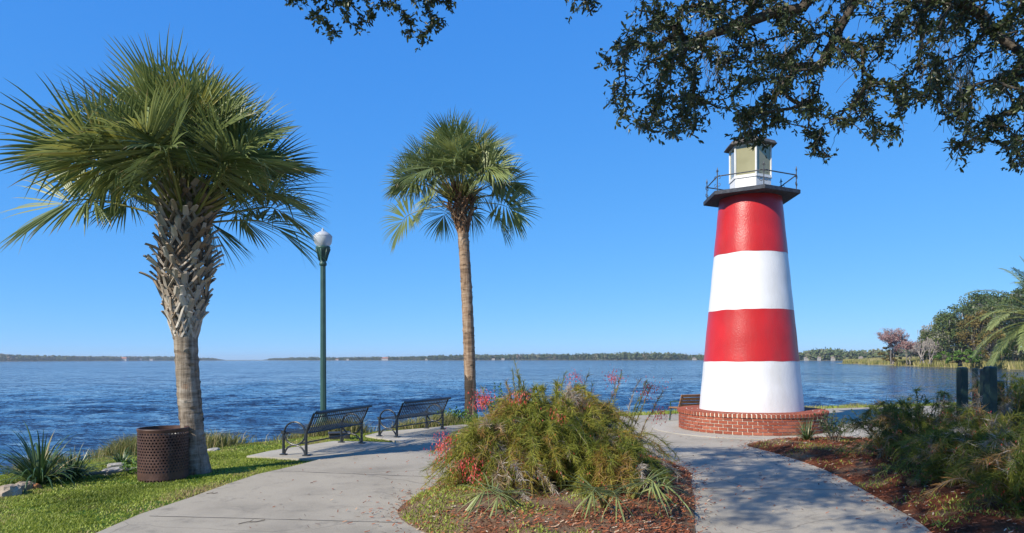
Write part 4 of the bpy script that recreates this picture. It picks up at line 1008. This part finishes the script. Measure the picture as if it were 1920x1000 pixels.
# ------------------------------------------------------------------ live oak overhead
def oak():
    rnd = random.Random(77); root = empty('live_oak', (4.2, -2.2, 0), 0, 'large live oak whose leafy branches hang down from the top of the view', 'tree'); off = Vector((4.2, -2.2, 0))
    nodes = []; par = []; depthr = []
    def add_chain(pts, parent):
        last = parent
        for p in pts: nodes.append(Vector(p)); par.append(last); last = len(nodes) - 1
        return last
    def seg(a, b, n_, j=.06):
        return [a.lerp(b, (i + 1) / n_) + Vector((rnd.gauss(0, j), rnd.gauss(0, j), rnd.gauss(0, j))) for i in range(n_)]
    nodes.append(Vector((4.2, -2.2, 0))); par.append(-1)
    tk = add_chain(seg(Vector((4.2, -2.2, 0)), Vector((4.0, -1.8, 3.4)), 6, .04), 0)
    # limbs over the camera, then the low limbs that hang into the view
    tips = {}
    for key, b in (('L', (-1.2, 2.2, 7.4)), ('M', (1.6, 3.2, 7.2)), ('R', (6.5, 3.0, 7.0)), ('B', (1.5, -4.0, 7.2)), ('E', (8.8, -1.5, 6.8))):
        tips[key] = add_chain(seg(nodes[tk], Vector(b), 9, .10), tk)
    def limb(start, pts):
        last = start
        for p in pts:
            p = Vector(p); s0 = nodes[last]; n_ = max(2, int((p - s0).length / .28)); last = add_chain(seg(s0, p, n_, .03), last)
        return last
    limb(tips['R'], [P3(1640, -90, 6.0), P3(1603, 10, 6.6), P3(1560, 75, 6.7), P3(1545, 120, 6.7), P3(1505, 165, 6.6)])
    limb(tips['M'], [P3(1560, -60, 6.6), P3(1490, 15, 6.7), P3(1400, 40, 6.8), P3(1290, 80, 6.9), P3(1215, 120, 6.9)])
    limb(tips['R'], [P3(1760, -90, 6.0), P3(1810, 10, 6.5), P3(1870, 60, 6.6), P3(1935, 110, 6.5)])
    limb(tips['R'], [P3(1750, -60, 6.6), P3(1740, 40, 7.0), P3(1720, 140, 7.1)])
    limb(tips['M'], [P3(1300, -120, 6.4), P3(1200, -70, 7.0), P3(1100, -30, 7.2)])
    limb(tips['L'], [P3(900, -160, 6.2), P3(760, -50, 7.0), P3(650, -20, 7.1)])
    limb(tips['L'], [Vector((-3.6, 3.6, 7.4))]); limb(tips['B'], [Vector((-1.5, -2.0, 7.8))])
    # twig ends to reach
    yb = [(1062, 22), (1075, 40), (1110, 42), (1128, 22), (1140, 150), (1150, 215), (1165, 245), (1200, 262), (1260, 272), (1300, 278), (1330, 235), (1370, 242), (1400, 298), (1430, 236), (1460, 255), (1478, 220), (1500, 235), (1528, 310), (1550, 318), (1566, 268), (1600, 258), (1640, 285), (1672, 290), (1695, 240), (1730, 225), (1755, 215), (1785, 310), (1803, 335), (1835, 318), (1860, 262), (1895, 338), (1935, 335), (1990, 320)]
    xl = np.array([q[0] for q in yb]); yl = np.array([q[1] for q in yb])
    T = []
    holes = [(1520, 110, 26), (1330, 150, 22), (1490, 190, 22), (1585, 160, 30), (1660, 190, 18), (1790, 110, 26), (1600, 60, 20), (1735, 205, 18), (1210, 215, 14), (1180, 135, 10), (1345, 215, 22), (1860, 200, 18), (1440, 170, 14), (1565, 215, 18)]
    while len(T) < 1850:
        x = rnd.uniform(1140, 1990); y = rnd.uniform(-190, 345); b = float(np.interp(x, xl, yl))
        if y > b - 14: continue
        if x < 1190 and y < 60 : continue
        if x < 1160 and not (60 < y < 100 or 150 < y < 170 or 215 < y < 235): continue
        if any(math.hypot(x - hx, y - hy) < hr for hx, hy, hr in holes): continue
        if y < 0 and rnd.random() < .35: continue
        if noise.noise(Vector((x * .028, y * .028, 5))) < -.05 and rnd.random() < .92: continue
        p = P3(x, y, rnd.uniform(5.9, 7.9)); T.append(p)
    for i, (x, b) in enumerate(yb):
        if 1140 <= x <= 1990:
            for _ in range(4): T.append(P3(x + rnd.uniform(-9, 9), b - 18 - rnd.uniform(0, 30), rnd.uniform(6.3, 7.0)))
    for _ in range(16): T.append(P3(rnd.uniform(1378, 1440), rnd.uniform(215, 285), rnd.uniform(6.4, 7.0)))
    for _ in range(34): T.append(P3(rnd.uniform(1072, 1120), rnd.uniform(-60, 22), rnd.uniform(6.6, 7.3)))
    for _ in range(14): T.append(P3(rnd.uniform(1120, 1230), rnd.uniform(-80, -10), rnd.uniform(6.6, 7.3)))
    for xx, yy in ((545, 8), (560, 12), (590, 38), (600, 30), (620, 62), (630, 70), (650, 45), (660, 20), (675, 62), (640, 15), (700, 30), (700, 50), (690, 5), (740, 20), (760, 40), (775, 50), (790, 78), (770, 75), (800, 30), (820, 50), (830, 55), (845, 8), (810, 10), (780, 10), (620, 5), (720, 12), (850, 20), (610, 45), (585, 2), (795, 88), (805, 60), (750, 5)):
        for _ in range(3): T.append(P3(xx + rnd.uniform(-6, 6), yy - 8 + rnd.uniform(-9, 5), rnd.uniform(6.9, 7.2)))
    for _ in range(60): T.append(P3(rnd.uniform(560, 900), rnd.uniform(-90, -5), rnd.uniform(6.8, 7.4)))
    nvis = len(T)
    # the crown proper, above and behind the camera
    k = 0
    while k < 1000:
        x, y, z = rnd.uniform(-5.6, 10.5), rnd.uniform(-6, 6.4), rnd.uniform(6.2, 8.8)
        if z < 2.6 + max(y, 0) * .55 + .6: continue
        if ((x - 2.5) / 8.2) ** 2 + ((y - 0) / 6.6) ** 2 > 1: continue
        if noise.noise(Vector((x * .55, y * .55, z * .3 + 3))) < -.10: continue
        T.append(Vector((x, y, z))); k += 1
    k = 0
    while k < 340:
        x, y, z = rnd.uniform(-6.0, -1.5), rnd.uniform(-1.0, 6.1), rnd.uniform(6.4, 7.9)
        if noise.noise(Vector((x * .9, y * .9, 8))) < -.08 or x < -5.2 - .15 * y + rnd.uniform(0, .8): continue
        T.append(Vector((x, y, z))); k += 1
    order = sorted(range(len(T)), key=lambda i: min((T[i] - nodes[j]).length for j in range(0, len(nodes), 3)))
    arr = np.zeros((60000, 3)); n0 = len(nodes); arr[:n0] = [tuple(q) for q in nodes]; leafn = []
    for i in order:
        t = T[i]; d = np.linalg.norm(arr[:len(nodes)] - np.array(t), axis=1)
        pen = d + np.maximum(0, t.z - arr[:len(nodes), 2]) * .6     # twigs hang from above
        j = int(np.argmin(pen)); a = nodes[j]; L = (t - a).length
        if L < .06: leafn.append((j, i < nvis)); continue
        n_ = max(2, int(L / .14)); mid = a.lerp(t, .5) + Vector((rnd.gauss(0, .05), rnd.gauss(0, .05), .16 * L)); last = j; prev = a
        for s in range(1, n_ + 1):
            f = s / n_; p = a * (1 - f) ** 2 + mid * 2 * f * (1 - f) + t * f * f + Vector((rnd.gauss(0, .010), rnd.gauss(0, .010), rnd.gauss(0, .010)))
            arr[len(nodes)] = tuple(p); nodes.append(p); par.append(last); last = len(nodes) - 1
        leafn.append((last, i < nvis))
    # pipe-model radii
    load = [0.0] * len(nodes)
    for j, _ in leafn: load[j] += 1
    kids = [0] * len(nodes)
    for i in range(len(nodes) - 1, 0, -1):
        load[par[i]] += max(load[i], .5); kids[par[i]] += 1
    rad = [min(.42, .0024 * (max(q, 1) ** .5) + .0012) for q in load]
    rad[0] = .45
    bm_ = MB(); 
    for i in range(1, len(nodes)):
        a, b = nodes[par[i]], nodes[i]; d = b - a
        if d.length < 1e-4: continue
        n_ = 10 if rad[i] > .08 else (5 if rad[i] > .012 else 3)
        bm_.tube([a - off, b - off], [min(rad[par[i]], rad[i] * 1.25), rad[i]], n_, cap=False)
    bm_.build('branches', M['oakbark'], root, smooth=True)
    V = []; Fc = []; Tn = []
    def leaf(p, d, L):
        sv = d.cross(Vector((rnd.gauss(0, 1), rnd.gauss(0, 1), rnd.gauss(0, 1))))
        if sv.length < .05: return
        sv = sv.normalized() * L * .19; nn_ = sv.normalized().cross(d) * L * .05; b = len(V)
        V.extend([p, p + d * L * .35 + sv * .9 + nn_, p + d * L * .72 + sv * .85 + nn_, p + d * L, p + d * L * .72 - sv * .85 + nn_, p + d * L * .35 - sv * .9 + nn_])
        Fc.extend([(b, b + 1, b + 2, b + 3), (b, b + 3, b + 4, b + 5)]); t = min(1, max(0, rnd.gauss(.4, .25))); Tn.extend([t, t])
    for j, vis in leafn:
        # walk back along the twig
        i = j; steps = 0; Lf = .056 if vis else .105
        while i > 0 and steps < (4 if vis else 5):
            a, b = nodes[par[i]] - off, nodes[i] - off; dr = (b - a)
            if dr.length > 1e-5:
                dr.normalize()
                for _ in range((6 if steps == 0 else 2) if vis else 7):
                    p = a.lerp(b, rnd.random()) + (Vector((0, 0, 0)) if vis else Vector((rnd.gauss(0, .12), rnd.gauss(0, .12), rnd.gauss(0, .1))))
                    q = Vector((rnd.gauss(0, 1), rnd.gauss(0, 1), rnd.gauss(0, 1))).normalized()
                    leaf(p, (dr * .7 + q * .9 + Vector((0, 0, -.15))).normalized(), Lf * rnd.uniform(.65, 1.25))
                if vis and rnd.random() < .5:   # a side sprig
                    q = Vector((rnd.gauss(0, 1), rnd.gauss(0, 1), rnd.gauss(-.3, .8))).normalized(); e = b + q * rnd.uniform(.05, .13)
                    for _ in range(5): leaf(b.lerp(e, rnd.uniform(.3, 1)), (q + Vector((rnd.gauss(0, .8), rnd.gauss(0, .8), rnd.gauss(0, .8)))).normalized(), Lf * rnd.uniform(.6, 1.1))
            i = par[i]; steps += 1
    fast_mesh('leaves', [tuple(v) for v in V], Fc, Tn, M['oakleaf'], parent=root)
    mb = MB()
    for cx, cy, n_, ln in ((1800, 120, 60, 110), (1815, 170, 40, 90), (1340, 90, 30, 80), (1500, 60, 20, 60), (1880, 120, 25, 80), (1740, 80, 20, 70)):
        for _ in range(n_):
            p = P3(cx + rnd.gauss(0, 16), cy + rnd.gauss(0, 25), rnd.uniform(6.4, 7.2)) - off; L = ln / F * 6.8 * rnd.uniform(.4, 1); K = 6; pts = [p]
            for k in range(K): p = p + Vector((rnd.gauss(0, .018), rnd.gauss(0, .018), -L / K)); pts.append(p)
            mb.tube(pts, .0024, 3, 0, rnd.random(), cap=False)
    mb.build('spanish_moss', M['moss'], root)
    mb = MB()
    for _ in range(420):
        x = rnd.uniform(1180, 1925); b = float(np.interp(x, xl, yl)); y = rnd.uniform(-20, max(0, b - 70)); p = P3(x, y, rnd.uniform(6.2, 7.4)) - off
        nd = min(range(0, len(nodes), 7), key=lambda j: (nodes[j] - off - p).length); p = nodes[nd] - off; L = rnd.uniform(.15, .36); pts = [p]; dx = rnd.gauss(-.25, .3); dy = rnd.gauss(0, .2)
        for k in range(6): p = p + Vector((dx * L / 6 + rnd.gauss(0, .008), dy * L / 6, -L / 6 * (.5 + k * .12))); pts.append(p)
        mb.tube(pts, [.0045, .004, .0036, .003, .0025, .002, .0015], 3, 0, .5, cap=False)
    mb.build('hanging_twigs', M['oakbark'], root)
    print('oak leaves', len(Fc) // 2, 'nodes', len(nodes))
oak()

# ------------------------------------------------------------------ date palm at the right edge
def date_palm():
    rnd = random.Random(3); x, y, z = 24.1, 31.0, 0.0; root = empty('date_palm', (x, y, 0), 0, 'feathery date palm reaching in from the right edge beyond the green posts', 'palm tree')
    mb = MB(); mb.tube([(0, 0, -.3), (0, 0, 1.5), (0, 0, 3.3)], [.36, .30, .34], 16); mb.build('trunk', M['bark'], root, smooth=True); top = Vector((0, 0, 3.3))
    for i in range(46):
        az = i * 2.39996; f = (i + .5) / 46; el = R(82 - 105 * f + rnd.uniform(-8, 8)); L = rnd.uniform(3.0, 3.7); K = 16; p = top.copy(); d = Vector((math.cos(az) * math.cos(el), math.sin(az) * math.cos(el), math.sin(el))); mb = MB(); rp = [p.copy()]; t = min(1, max(0, rnd.gauss(.55, .15)))
        for k in range(K):
            p = p + d * L / K; d = (d + Vector((0, 0, -.085 - .03 * k / K))).normalized(); rp.append(p.copy())
        mb.tube(rp, [.03 - .025 * k / K for k in range(K + 1)], 4, 1, .5)
        for k in range(2, K):
            for sub in range(4):
                q = rp[k].lerp(rp[k + 1], sub / 4); d = (rp[k + 1] - rp[k]).normalized(); s0 = d.cross(UP)
                if s0.length < .1: continue
                s0.normalize(); nrm = s0.cross(d); LL = .52 * math.sin(math.pi * min(1, (k + .5 * sub / 4) / K) * .8 + .35) * rnd.uniform(.85, 1.1)
                for sg in (-1, 1):
                    dd = (s0 * sg + d * .9 + nrm * rnd.uniform(.1, .5)).normalized(); e = q + dd * LL + Vector((0, 0, -.10)); sv = dd.cross(nrm).normalized() * .016; m1 = q + dd * LL * .5
                    mb.add([tuple(q - sv * .6), tuple(q + sv * .6), tuple(m1 + sv), tuple(m1 - sv), tuple(e)], [(0, 1, 2, 3), (3, 2, 4)], 0, t)
        mb.build('frond', [M['palm'], M['petiole']], root)
date_palm()
print('date palm done')

# ------------------------------------------------------------------ spit with reeds and woods on the right
spit = [P3(1556, 0, 330), P3(1600, 0, 300), P3(1650, 0, 235), P3(1720, 0, 200), P3(1800, 0, 175), P3(1920, 0, 142), P3(2100, 0, 110), P3(2500, 0, 95), P3(2500, 0, 420), P3(1700, 0, 430), P3(1600, 0, 380)]
spit = smooth_poly([(p.x, p.y) for p in spit], 2)
sheet('far_bank', spit, lambda x, y: WATER_Z + min(1.2, .02 + .05 * edge_d(spit, x, y)), M['bank'], 9, .6)
def reeds():
    rg = np.random.default_rng(6); V = []; Fc = []; T = []; k = 0; x0, x1 = min(p[0] for p in spit), max(p[0] for p in spit)
    while k < 42000:
        x, y = rg.uniform(x0, 210), rg.uniform(95, 335)
        if x > y * .80 or not inside(spit, x, y): continue
        e = edge_d(spit, x, y)
        cl = noise.noise(Vector((x * .06, y * .06, 2)))
        if e > 34 or (e < 3.5 and x > 120 * 1 and cl > -.1) or rg.random() > .55 + cl: continue
        z = WATER_Z + min(1.2, .05 * e); h = rg.uniform(1.0, 2.0) * (1 + .4 * cl); a = rg.uniform(0, 6.28); wd = .05 + y * .0006; lx_, ly_ = rg.normal(0, .25), rg.normal(0, .25); b = len(V)
        V += [(x - math.cos(a) * wd, y - math.sin(a) * wd, z), (x + math.cos(a) * wd, y + math.sin(a) * wd, z), (x + lx_, y + ly_, z + h)]; Fc.append((b, b + 1, b + 2)); T.append(float(np.clip(.45 + cl * .8 + rg.normal(0, .2), 0, 1))); k += 1
    tag(fast_mesh('reeds', V, Fc, T, M['reed']), kind='stuff')
reeds()
def crown_tree(name, label, px, Y, hgt, rad_, mat, seed, nclump=70, nleaf=90, ls=.5, trunk_m='oakbark', zb_=.2, low=.15, cat='tree', group=None, tshift=0, moss=0):
    rnd = random.Random(seed); q = P3(px, 675, Y); root = empty(name, (q.x, q.y, zb_), 0, label, cat, group); tb = MB(); lf = MB()
    tb.tube([(0, 0, -.5), (.1, .1, hgt * .25), (-.2, .1, hgt * .5)], [.5, .42, .3], 8)
    for i in range(nclump):
        a = rnd.uniform(0, 6.28); zf_ = low + (1 - low) * rnd.random() ** .8; rr_ = rad_ * math.sqrt(max(.03, 1 - ((zf_ - .5) / .55) ** 2)) * math.sqrt(rnd.random()); cx, cy, cz = math.cos(a) * rr_, math.sin(a) * rr_, hgt * zf_
        if noise.noise(Vector((cx * .3, cy * .3 + seed, cz * .3))) < -.25: continue
        cr = hgt * rnd.uniform(.045, .10); t0 = rnd.gauss(.45 + tshift, .22)
        tb.tube([(0, 0, hgt * rnd.uniform(.2, .45)), (cx * .5, cy * .5, cz * .72), (cx, cy, cz)], [.16, .09, .04], 4, cap=False)
        for _ in range(nleaf):
            v_ = Vector((rnd.gauss(0, 1), rnd.gauss(0, 1), rnd.gauss(0, .62))); v_ = v_.normalized() * cr * rnd.random() ** .4 * 1.3; p = Vector((cx, cy, cz)) + v_; d = Vector((rnd.gauss(0, 1), rnd.gauss(0, 1), rnd.gauss(0, .8))).normalized() * ls * rnd.uniform(.5, 1.2); s = d.cross(Vector((rnd.gauss(0, 1), rnd.gauss(0, 1), rnd.gauss(0, 1)))).normalized() * ls * .35
            lf.add([tuple(p), tuple(p + d * .5 + s), tuple(p + d), tuple(p + d * .5 - s)], [(0, 1, 2, 3)], 0, min(1, max(0, t0 + rnd.gauss(0, .08))))
        if moss and rnd.random() < moss:
            for _ in range(5):
                p = Vector((cx + rnd.gauss(0, cr), cy + rnd.gauss(0, cr), cz - cr * .5)); e = p + Vector((0, 0, -rnd.uniform(.8, 2.2))); lf.add([tuple(p + Vector((-.12, 0, 0))), tuple(p + Vector((.12, 0, 0))), tuple(e)], [(0, 1, 2)], 0, 1.0)
    lf.build('crown', mat, root); tb.build('trunk', M[trunk_m], root); return root
gw = 'oaks on the wooded point across the water'
for i, (px, Y, h, r_, lab) in enumerate(((1775, 205, 13.5, 6.5, 'round dark oak at the left front of the wooded point'), (1803, 190, 16, 7, 'broad dark oak right of the lower left one on the wooded point'), (1838, 185, 18.5, 7, 'tallest mossy dark oak on the wooded point'), (1872, 175, 16.5, 7, 'dense oak half behind the date palm fronds'),
                                         (1905, 165, 17, 8, 'dense oak behind the date palm at the right edge'), (1940, 155, 17, 8, 'dark oak cut off by the right edge of the view'), (1856, 200, 19, 7.5, 'dark oak behind the tallest one of the wooded point'), (1745, 215, 10, 5, 'low oak at the left foot of the wooded point'))):
    crown_tree('oak_tree', lab, px, Y, h, r_, M['midleaf'], 100 + i, 85, 90, .55, group=gw, moss=.4, low=.10, tshift=rnd.uniform(-.1, .15))
crown_tree('rusty_tree', 'rust coloured cypress among the dark oaks on the point', 1828, 168, 12.5, 3.6, M['rust'], 130, 45, 90, .5, low=.35)
crown_tree('rusty_tree', 'olive brown young tree below the date palm fronds', 1862, 150, 8, 3.6, M['rust'], 131, 40, 80, .45, low=.15)
crown_tree('rusty_tree', 'small rusty orange bush at the foot of the pink tree', 1672, 222, 5.5, 3.4, M['rust'], 132, 26, 70, .45, low=.1)
crown_tree('green_bush', 'bright green bush mound at the water edge of the point', 1800, 165, 3.3, 5.5, M['weed'], 133, 60, 90, .4, low=.1)
def bare_tree(label, px, Y, h, spread, mat, seed, leafn=0, lmat=None, name='bare_tree', group=None):
    rnd = random.Random(seed); q = P3(px, 675, Y); root = empty(name, (q.x, q.y, .1), 0, label, 'tree', group); tb = MB(); lf = MB()
    def grow(p, d, L, r_, lv):
        e = p + d * L; tb.tube([p, p.lerp(e, .5) + Vector((rnd.gauss(0, .04 * L), rnd.gauss(0, .04 * L), 0)), e], [r_, r_ * .85, r_ * .65], 4, cap=False)
        if lv >= 3:
            for _ in range(leafn):
                c_ = p.lerp(e, rnd.random()) + Vector((rnd.gauss(0, .3), rnd.gauss(0, .3), rnd.gauss(0, .3))); dd = Vector((rnd.gauss(0, 1), rnd.gauss(0, 1), rnd.gauss(0, 1))).normalized() * .38; s = dd.orthogonal().normalized() * .13
                lf.add([tuple(c_), tuple(c_ + dd * .5 + s), tuple(c_ + dd), tuple(c_ + dd * .5 - s)], [(0, 1, 2, 3)], 0, rnd.random())
        if lv == 5: return
        for _ in range(3 if lv < 4 else 3):
            nd = (d + Vector((rnd.gauss(0, spread), rnd.gauss(0, spread), rnd.uniform(-.1, .35)))).normalized(); grow(e, nd, L * rnd.uniform(.62, .86), max(.035, r_ * .6), lv + 1)
    for s in range(3): grow(Vector((rnd.gauss(0, .5), rnd.gauss(0, .5), -.3)), Vector((rnd.gauss(0, .25), rnd.gauss(0, .25), 1)).normalized(), h * .24, .2, 0)
    tb.build('trunk', mat, root)
    if leafn: lf.build('crown', lmat, root)
bare_tree('tall pinkish half bare tree at the left end of the wooded point', 1672, 220, 13.5, .42, M['greybark'], 201, 5, M['pink'])
bare_tree('lower pinkish bare tree right of the tall pink one', 1704, 214, 9.5, .42, M['greybark'], 202, 4, M['pink'])
bare_tree('pale grey leafless tree between the pink trees and the dark oaks', 1728, 200, 9.5, .36, M['greybark'], 203)
bare_tree('second pale leafless tree closer to the dark oaks', 1746, 196, 8.5, .36, M['greybark'], 204)
print('spit done')

# ------------------------------------------------------------------ far shore
def far_shore():
    rg = np.random.default_rng(14); rnd = random.Random(14)
    # (pixel x, tree-top y above the shore line in px, distance)
    prof = [(-60, 13, 1500), (0, 13, 1500), (40, 12, 1500), (90, 10, 1600), (150, 9, 1700), (250, 8, 1900), (330, 7.5, 2000), (400, 4.5, 2200), (424, 0.5, 2300), (494, 0.5, 2400), (505, 4, 2200), (560, 6, 1900), (640, 6, 1700), (760, 7, 1500), (850, 10, 1400), (930, 10, 1400), (1000, 11, 1350), (1100, 12, 1250), (1180, 13.5, 1150), (1250, 14, 1100), (1290, 10, 1100), (1330, 11, 1000), (1450, 12, 900), (1500, 16, 760), (1530, 21, 720), (1560, 21, 700), (1600, 18, 640), (1650, 20, 600), (1720, 24, 560), (2000, 24, 560)]
    X_ = [p[0] for p in prof]; Hh = [p[1] for p in prof]; Dd = [p[2] for p in prof]; mb = MB()
    # land strip
    front = []; back = []
    for px in range(-200, 2100, 20):
        D = float(np.interp(px, X_, Dd)); q = P3(px, 675, D); front.append((q.x, q.y)); 
        q2 = P3(px, 675, D + 500); back.append((q2.x, q2.y))
    n_ = len(front); vs = [(x, y, WATER_Z + .15) for x, y in front] + [(x, y, 1.0) for x, y in back] + [(x, y - .0, WATER_Z - 1) for x, y in front]
    lb = MB(); lb.add(vs, [(i, i + 1, n_ + i + 1, n_ + i) for i in range(n_ - 1)] + [(2 * n_ + i, 2 * n_ + i + 1, i + 1, i) for i in range(n_ - 1)])
    tag(lb.build('far_bank', M['bank']), kind='structure')
    V = []; Fc = []; T = []
    px = -60
    while px < 2000:
        D = float(np.interp(px, X_, Dd)); hp = float(np.interp(px, X_, Hh)); px += rnd.uniform(1.1, 2.4) * (1100 / D) ** .3 * .8
        if hp < 1: continue
        for row in range(3):
            d_ = D + 6 + row * 25 + rnd.uniform(-6, 14); H_ = hp / F * d_ * (rnd.uniform(.55, 1.0) if rnd.random() < .8 else rnd.uniform(.9, 1.15)); q = P3(px + rnd.uniform(-2, 2), 675, d_); t0 = np.clip(rnd.gauss(.42 if px > 420 else .62, .2), 0, 1)
            rx = H_ * rnd.uniform(.28, .5)
            for _ in range(46):
                v_ = Vector((rnd.gauss(0, 1), rnd.gauss(0, 1), rnd.gauss(0, 1))).normalized() * rnd.uniform(.5, 1.05); c_ = Vector((q.x + v_.x * rx, q.y + v_.y * rx, WATER_Z + .3 + H_ * (.53 + .45 * v_.z))); dd = Vector((rnd.gauss(0, 1), rnd.gauss(0, 1), rnd.gauss(0, 1))).normalized() * H_ * .14; s = dd.orthogonal().normalized() * H_ * .10; b = len(V)
                V += [tuple(c_ - dd), tuple(c_ + s), tuple(c_ + dd), tuple(c_ - s)]; Fc.append((b, b + 1, b + 2, b + 3)); T.append(float(np.clip(t0 + rnd.gauss(0, .08), 0, 1)))
    tag(fast_mesh('distant_woods', V, Fc, T, M['farwood']), kind='stuff')
    gh = 'small houses along the far shore'
    for k, (px, wpx, tile, lab) in enumerate(((232, 14, 1, 'low red roofed house on the far shore left of the big palm'), (262, 8, 0, 'small white house right of the red roofed one on the far shore'), (284, 7, 0, 'tiny white house on the far shore nearest the big palm trunk'), (632, 6, 1, 'tiny red roofed house just right of the lamp post on the far shore'), (652, 5, 0, 'tiny white house above the right end of the nearer bench'), (722, 12, 1, 'red roofed house on the far shore above the farther bench'),
                                              (800, 5, 0, 'tiny white house left of the slender palm on the far shore'), (925, 6, 0, 'tiny pale house right of the slender palm on the far shore'), (943, 6, 0, 'second pale house right of the slender palm on the far shore'), (1302, 7, 0, 'pale house on the far shore at the left side of the lighthouse'), (1512, 8, 0, 'white house on the far shore right of the lighthouse'), (1536, 6, 0, 'tiny white boathouse second from the lighthouse on the far shore'), (1562, 7, 0, 'low white boathouse on the far shore left of the reed point'), (1614, 7, 0, 'small white house on the far shore left of the pink tree'))):
        D = float(np.interp(px, X_, Dd)) - 4; q = P3(px, 675, D); W_ = wpx / F * D; Hs = max(2.6, W_ * .32); o = empty('house', (q.x, q.y, WATER_Z + .1), 0, lab, 'house', gh)
        w_ = MB(); w_.box((0, 0, Hs / 2), (W_, W_ * .5, Hs)); w_.build('wall', M['house'], o)
        r_ = MB(); a = W_ * .55; b = W_ * .3; r_.add([(-a, -b, Hs), (a, -b, Hs), (a, b, Hs), (-a, b, Hs), (-a * .7, 0, Hs * 1.55), (a * .7, 0, Hs * 1.55)], [(0, 1, 5, 4), (2, 3, 4, 5), (1, 2, 5), (3, 0, 4)]); r_.build('roof', M['tileroof' if tile else 'houseroof'], o)
far_shore()
hz = MB(); hz.box((0, 2480, 11), (9600, 5200, 34))
m = bpy.data.materials.new('haze_air'); m.use_nodes = True; nn = m.node_tree.nodes; nn.remove(nn['Principled BSDF'])
pv = nn.new('ShaderNodeVolumePrincipled'); pv.inputs['Color'].default_value = (0.80, 0.88, 0.95, 1); pv.inputs['Density'].default_value = 0.00016; pv.inputs['Anisotropy'].default_value = 0.2
m.node_tree.links.new(pv.outputs[0], nn['Material Output'].inputs['Volume']); o = hz.build('haze', m); tag(o, kind='stuff')
print('all done')
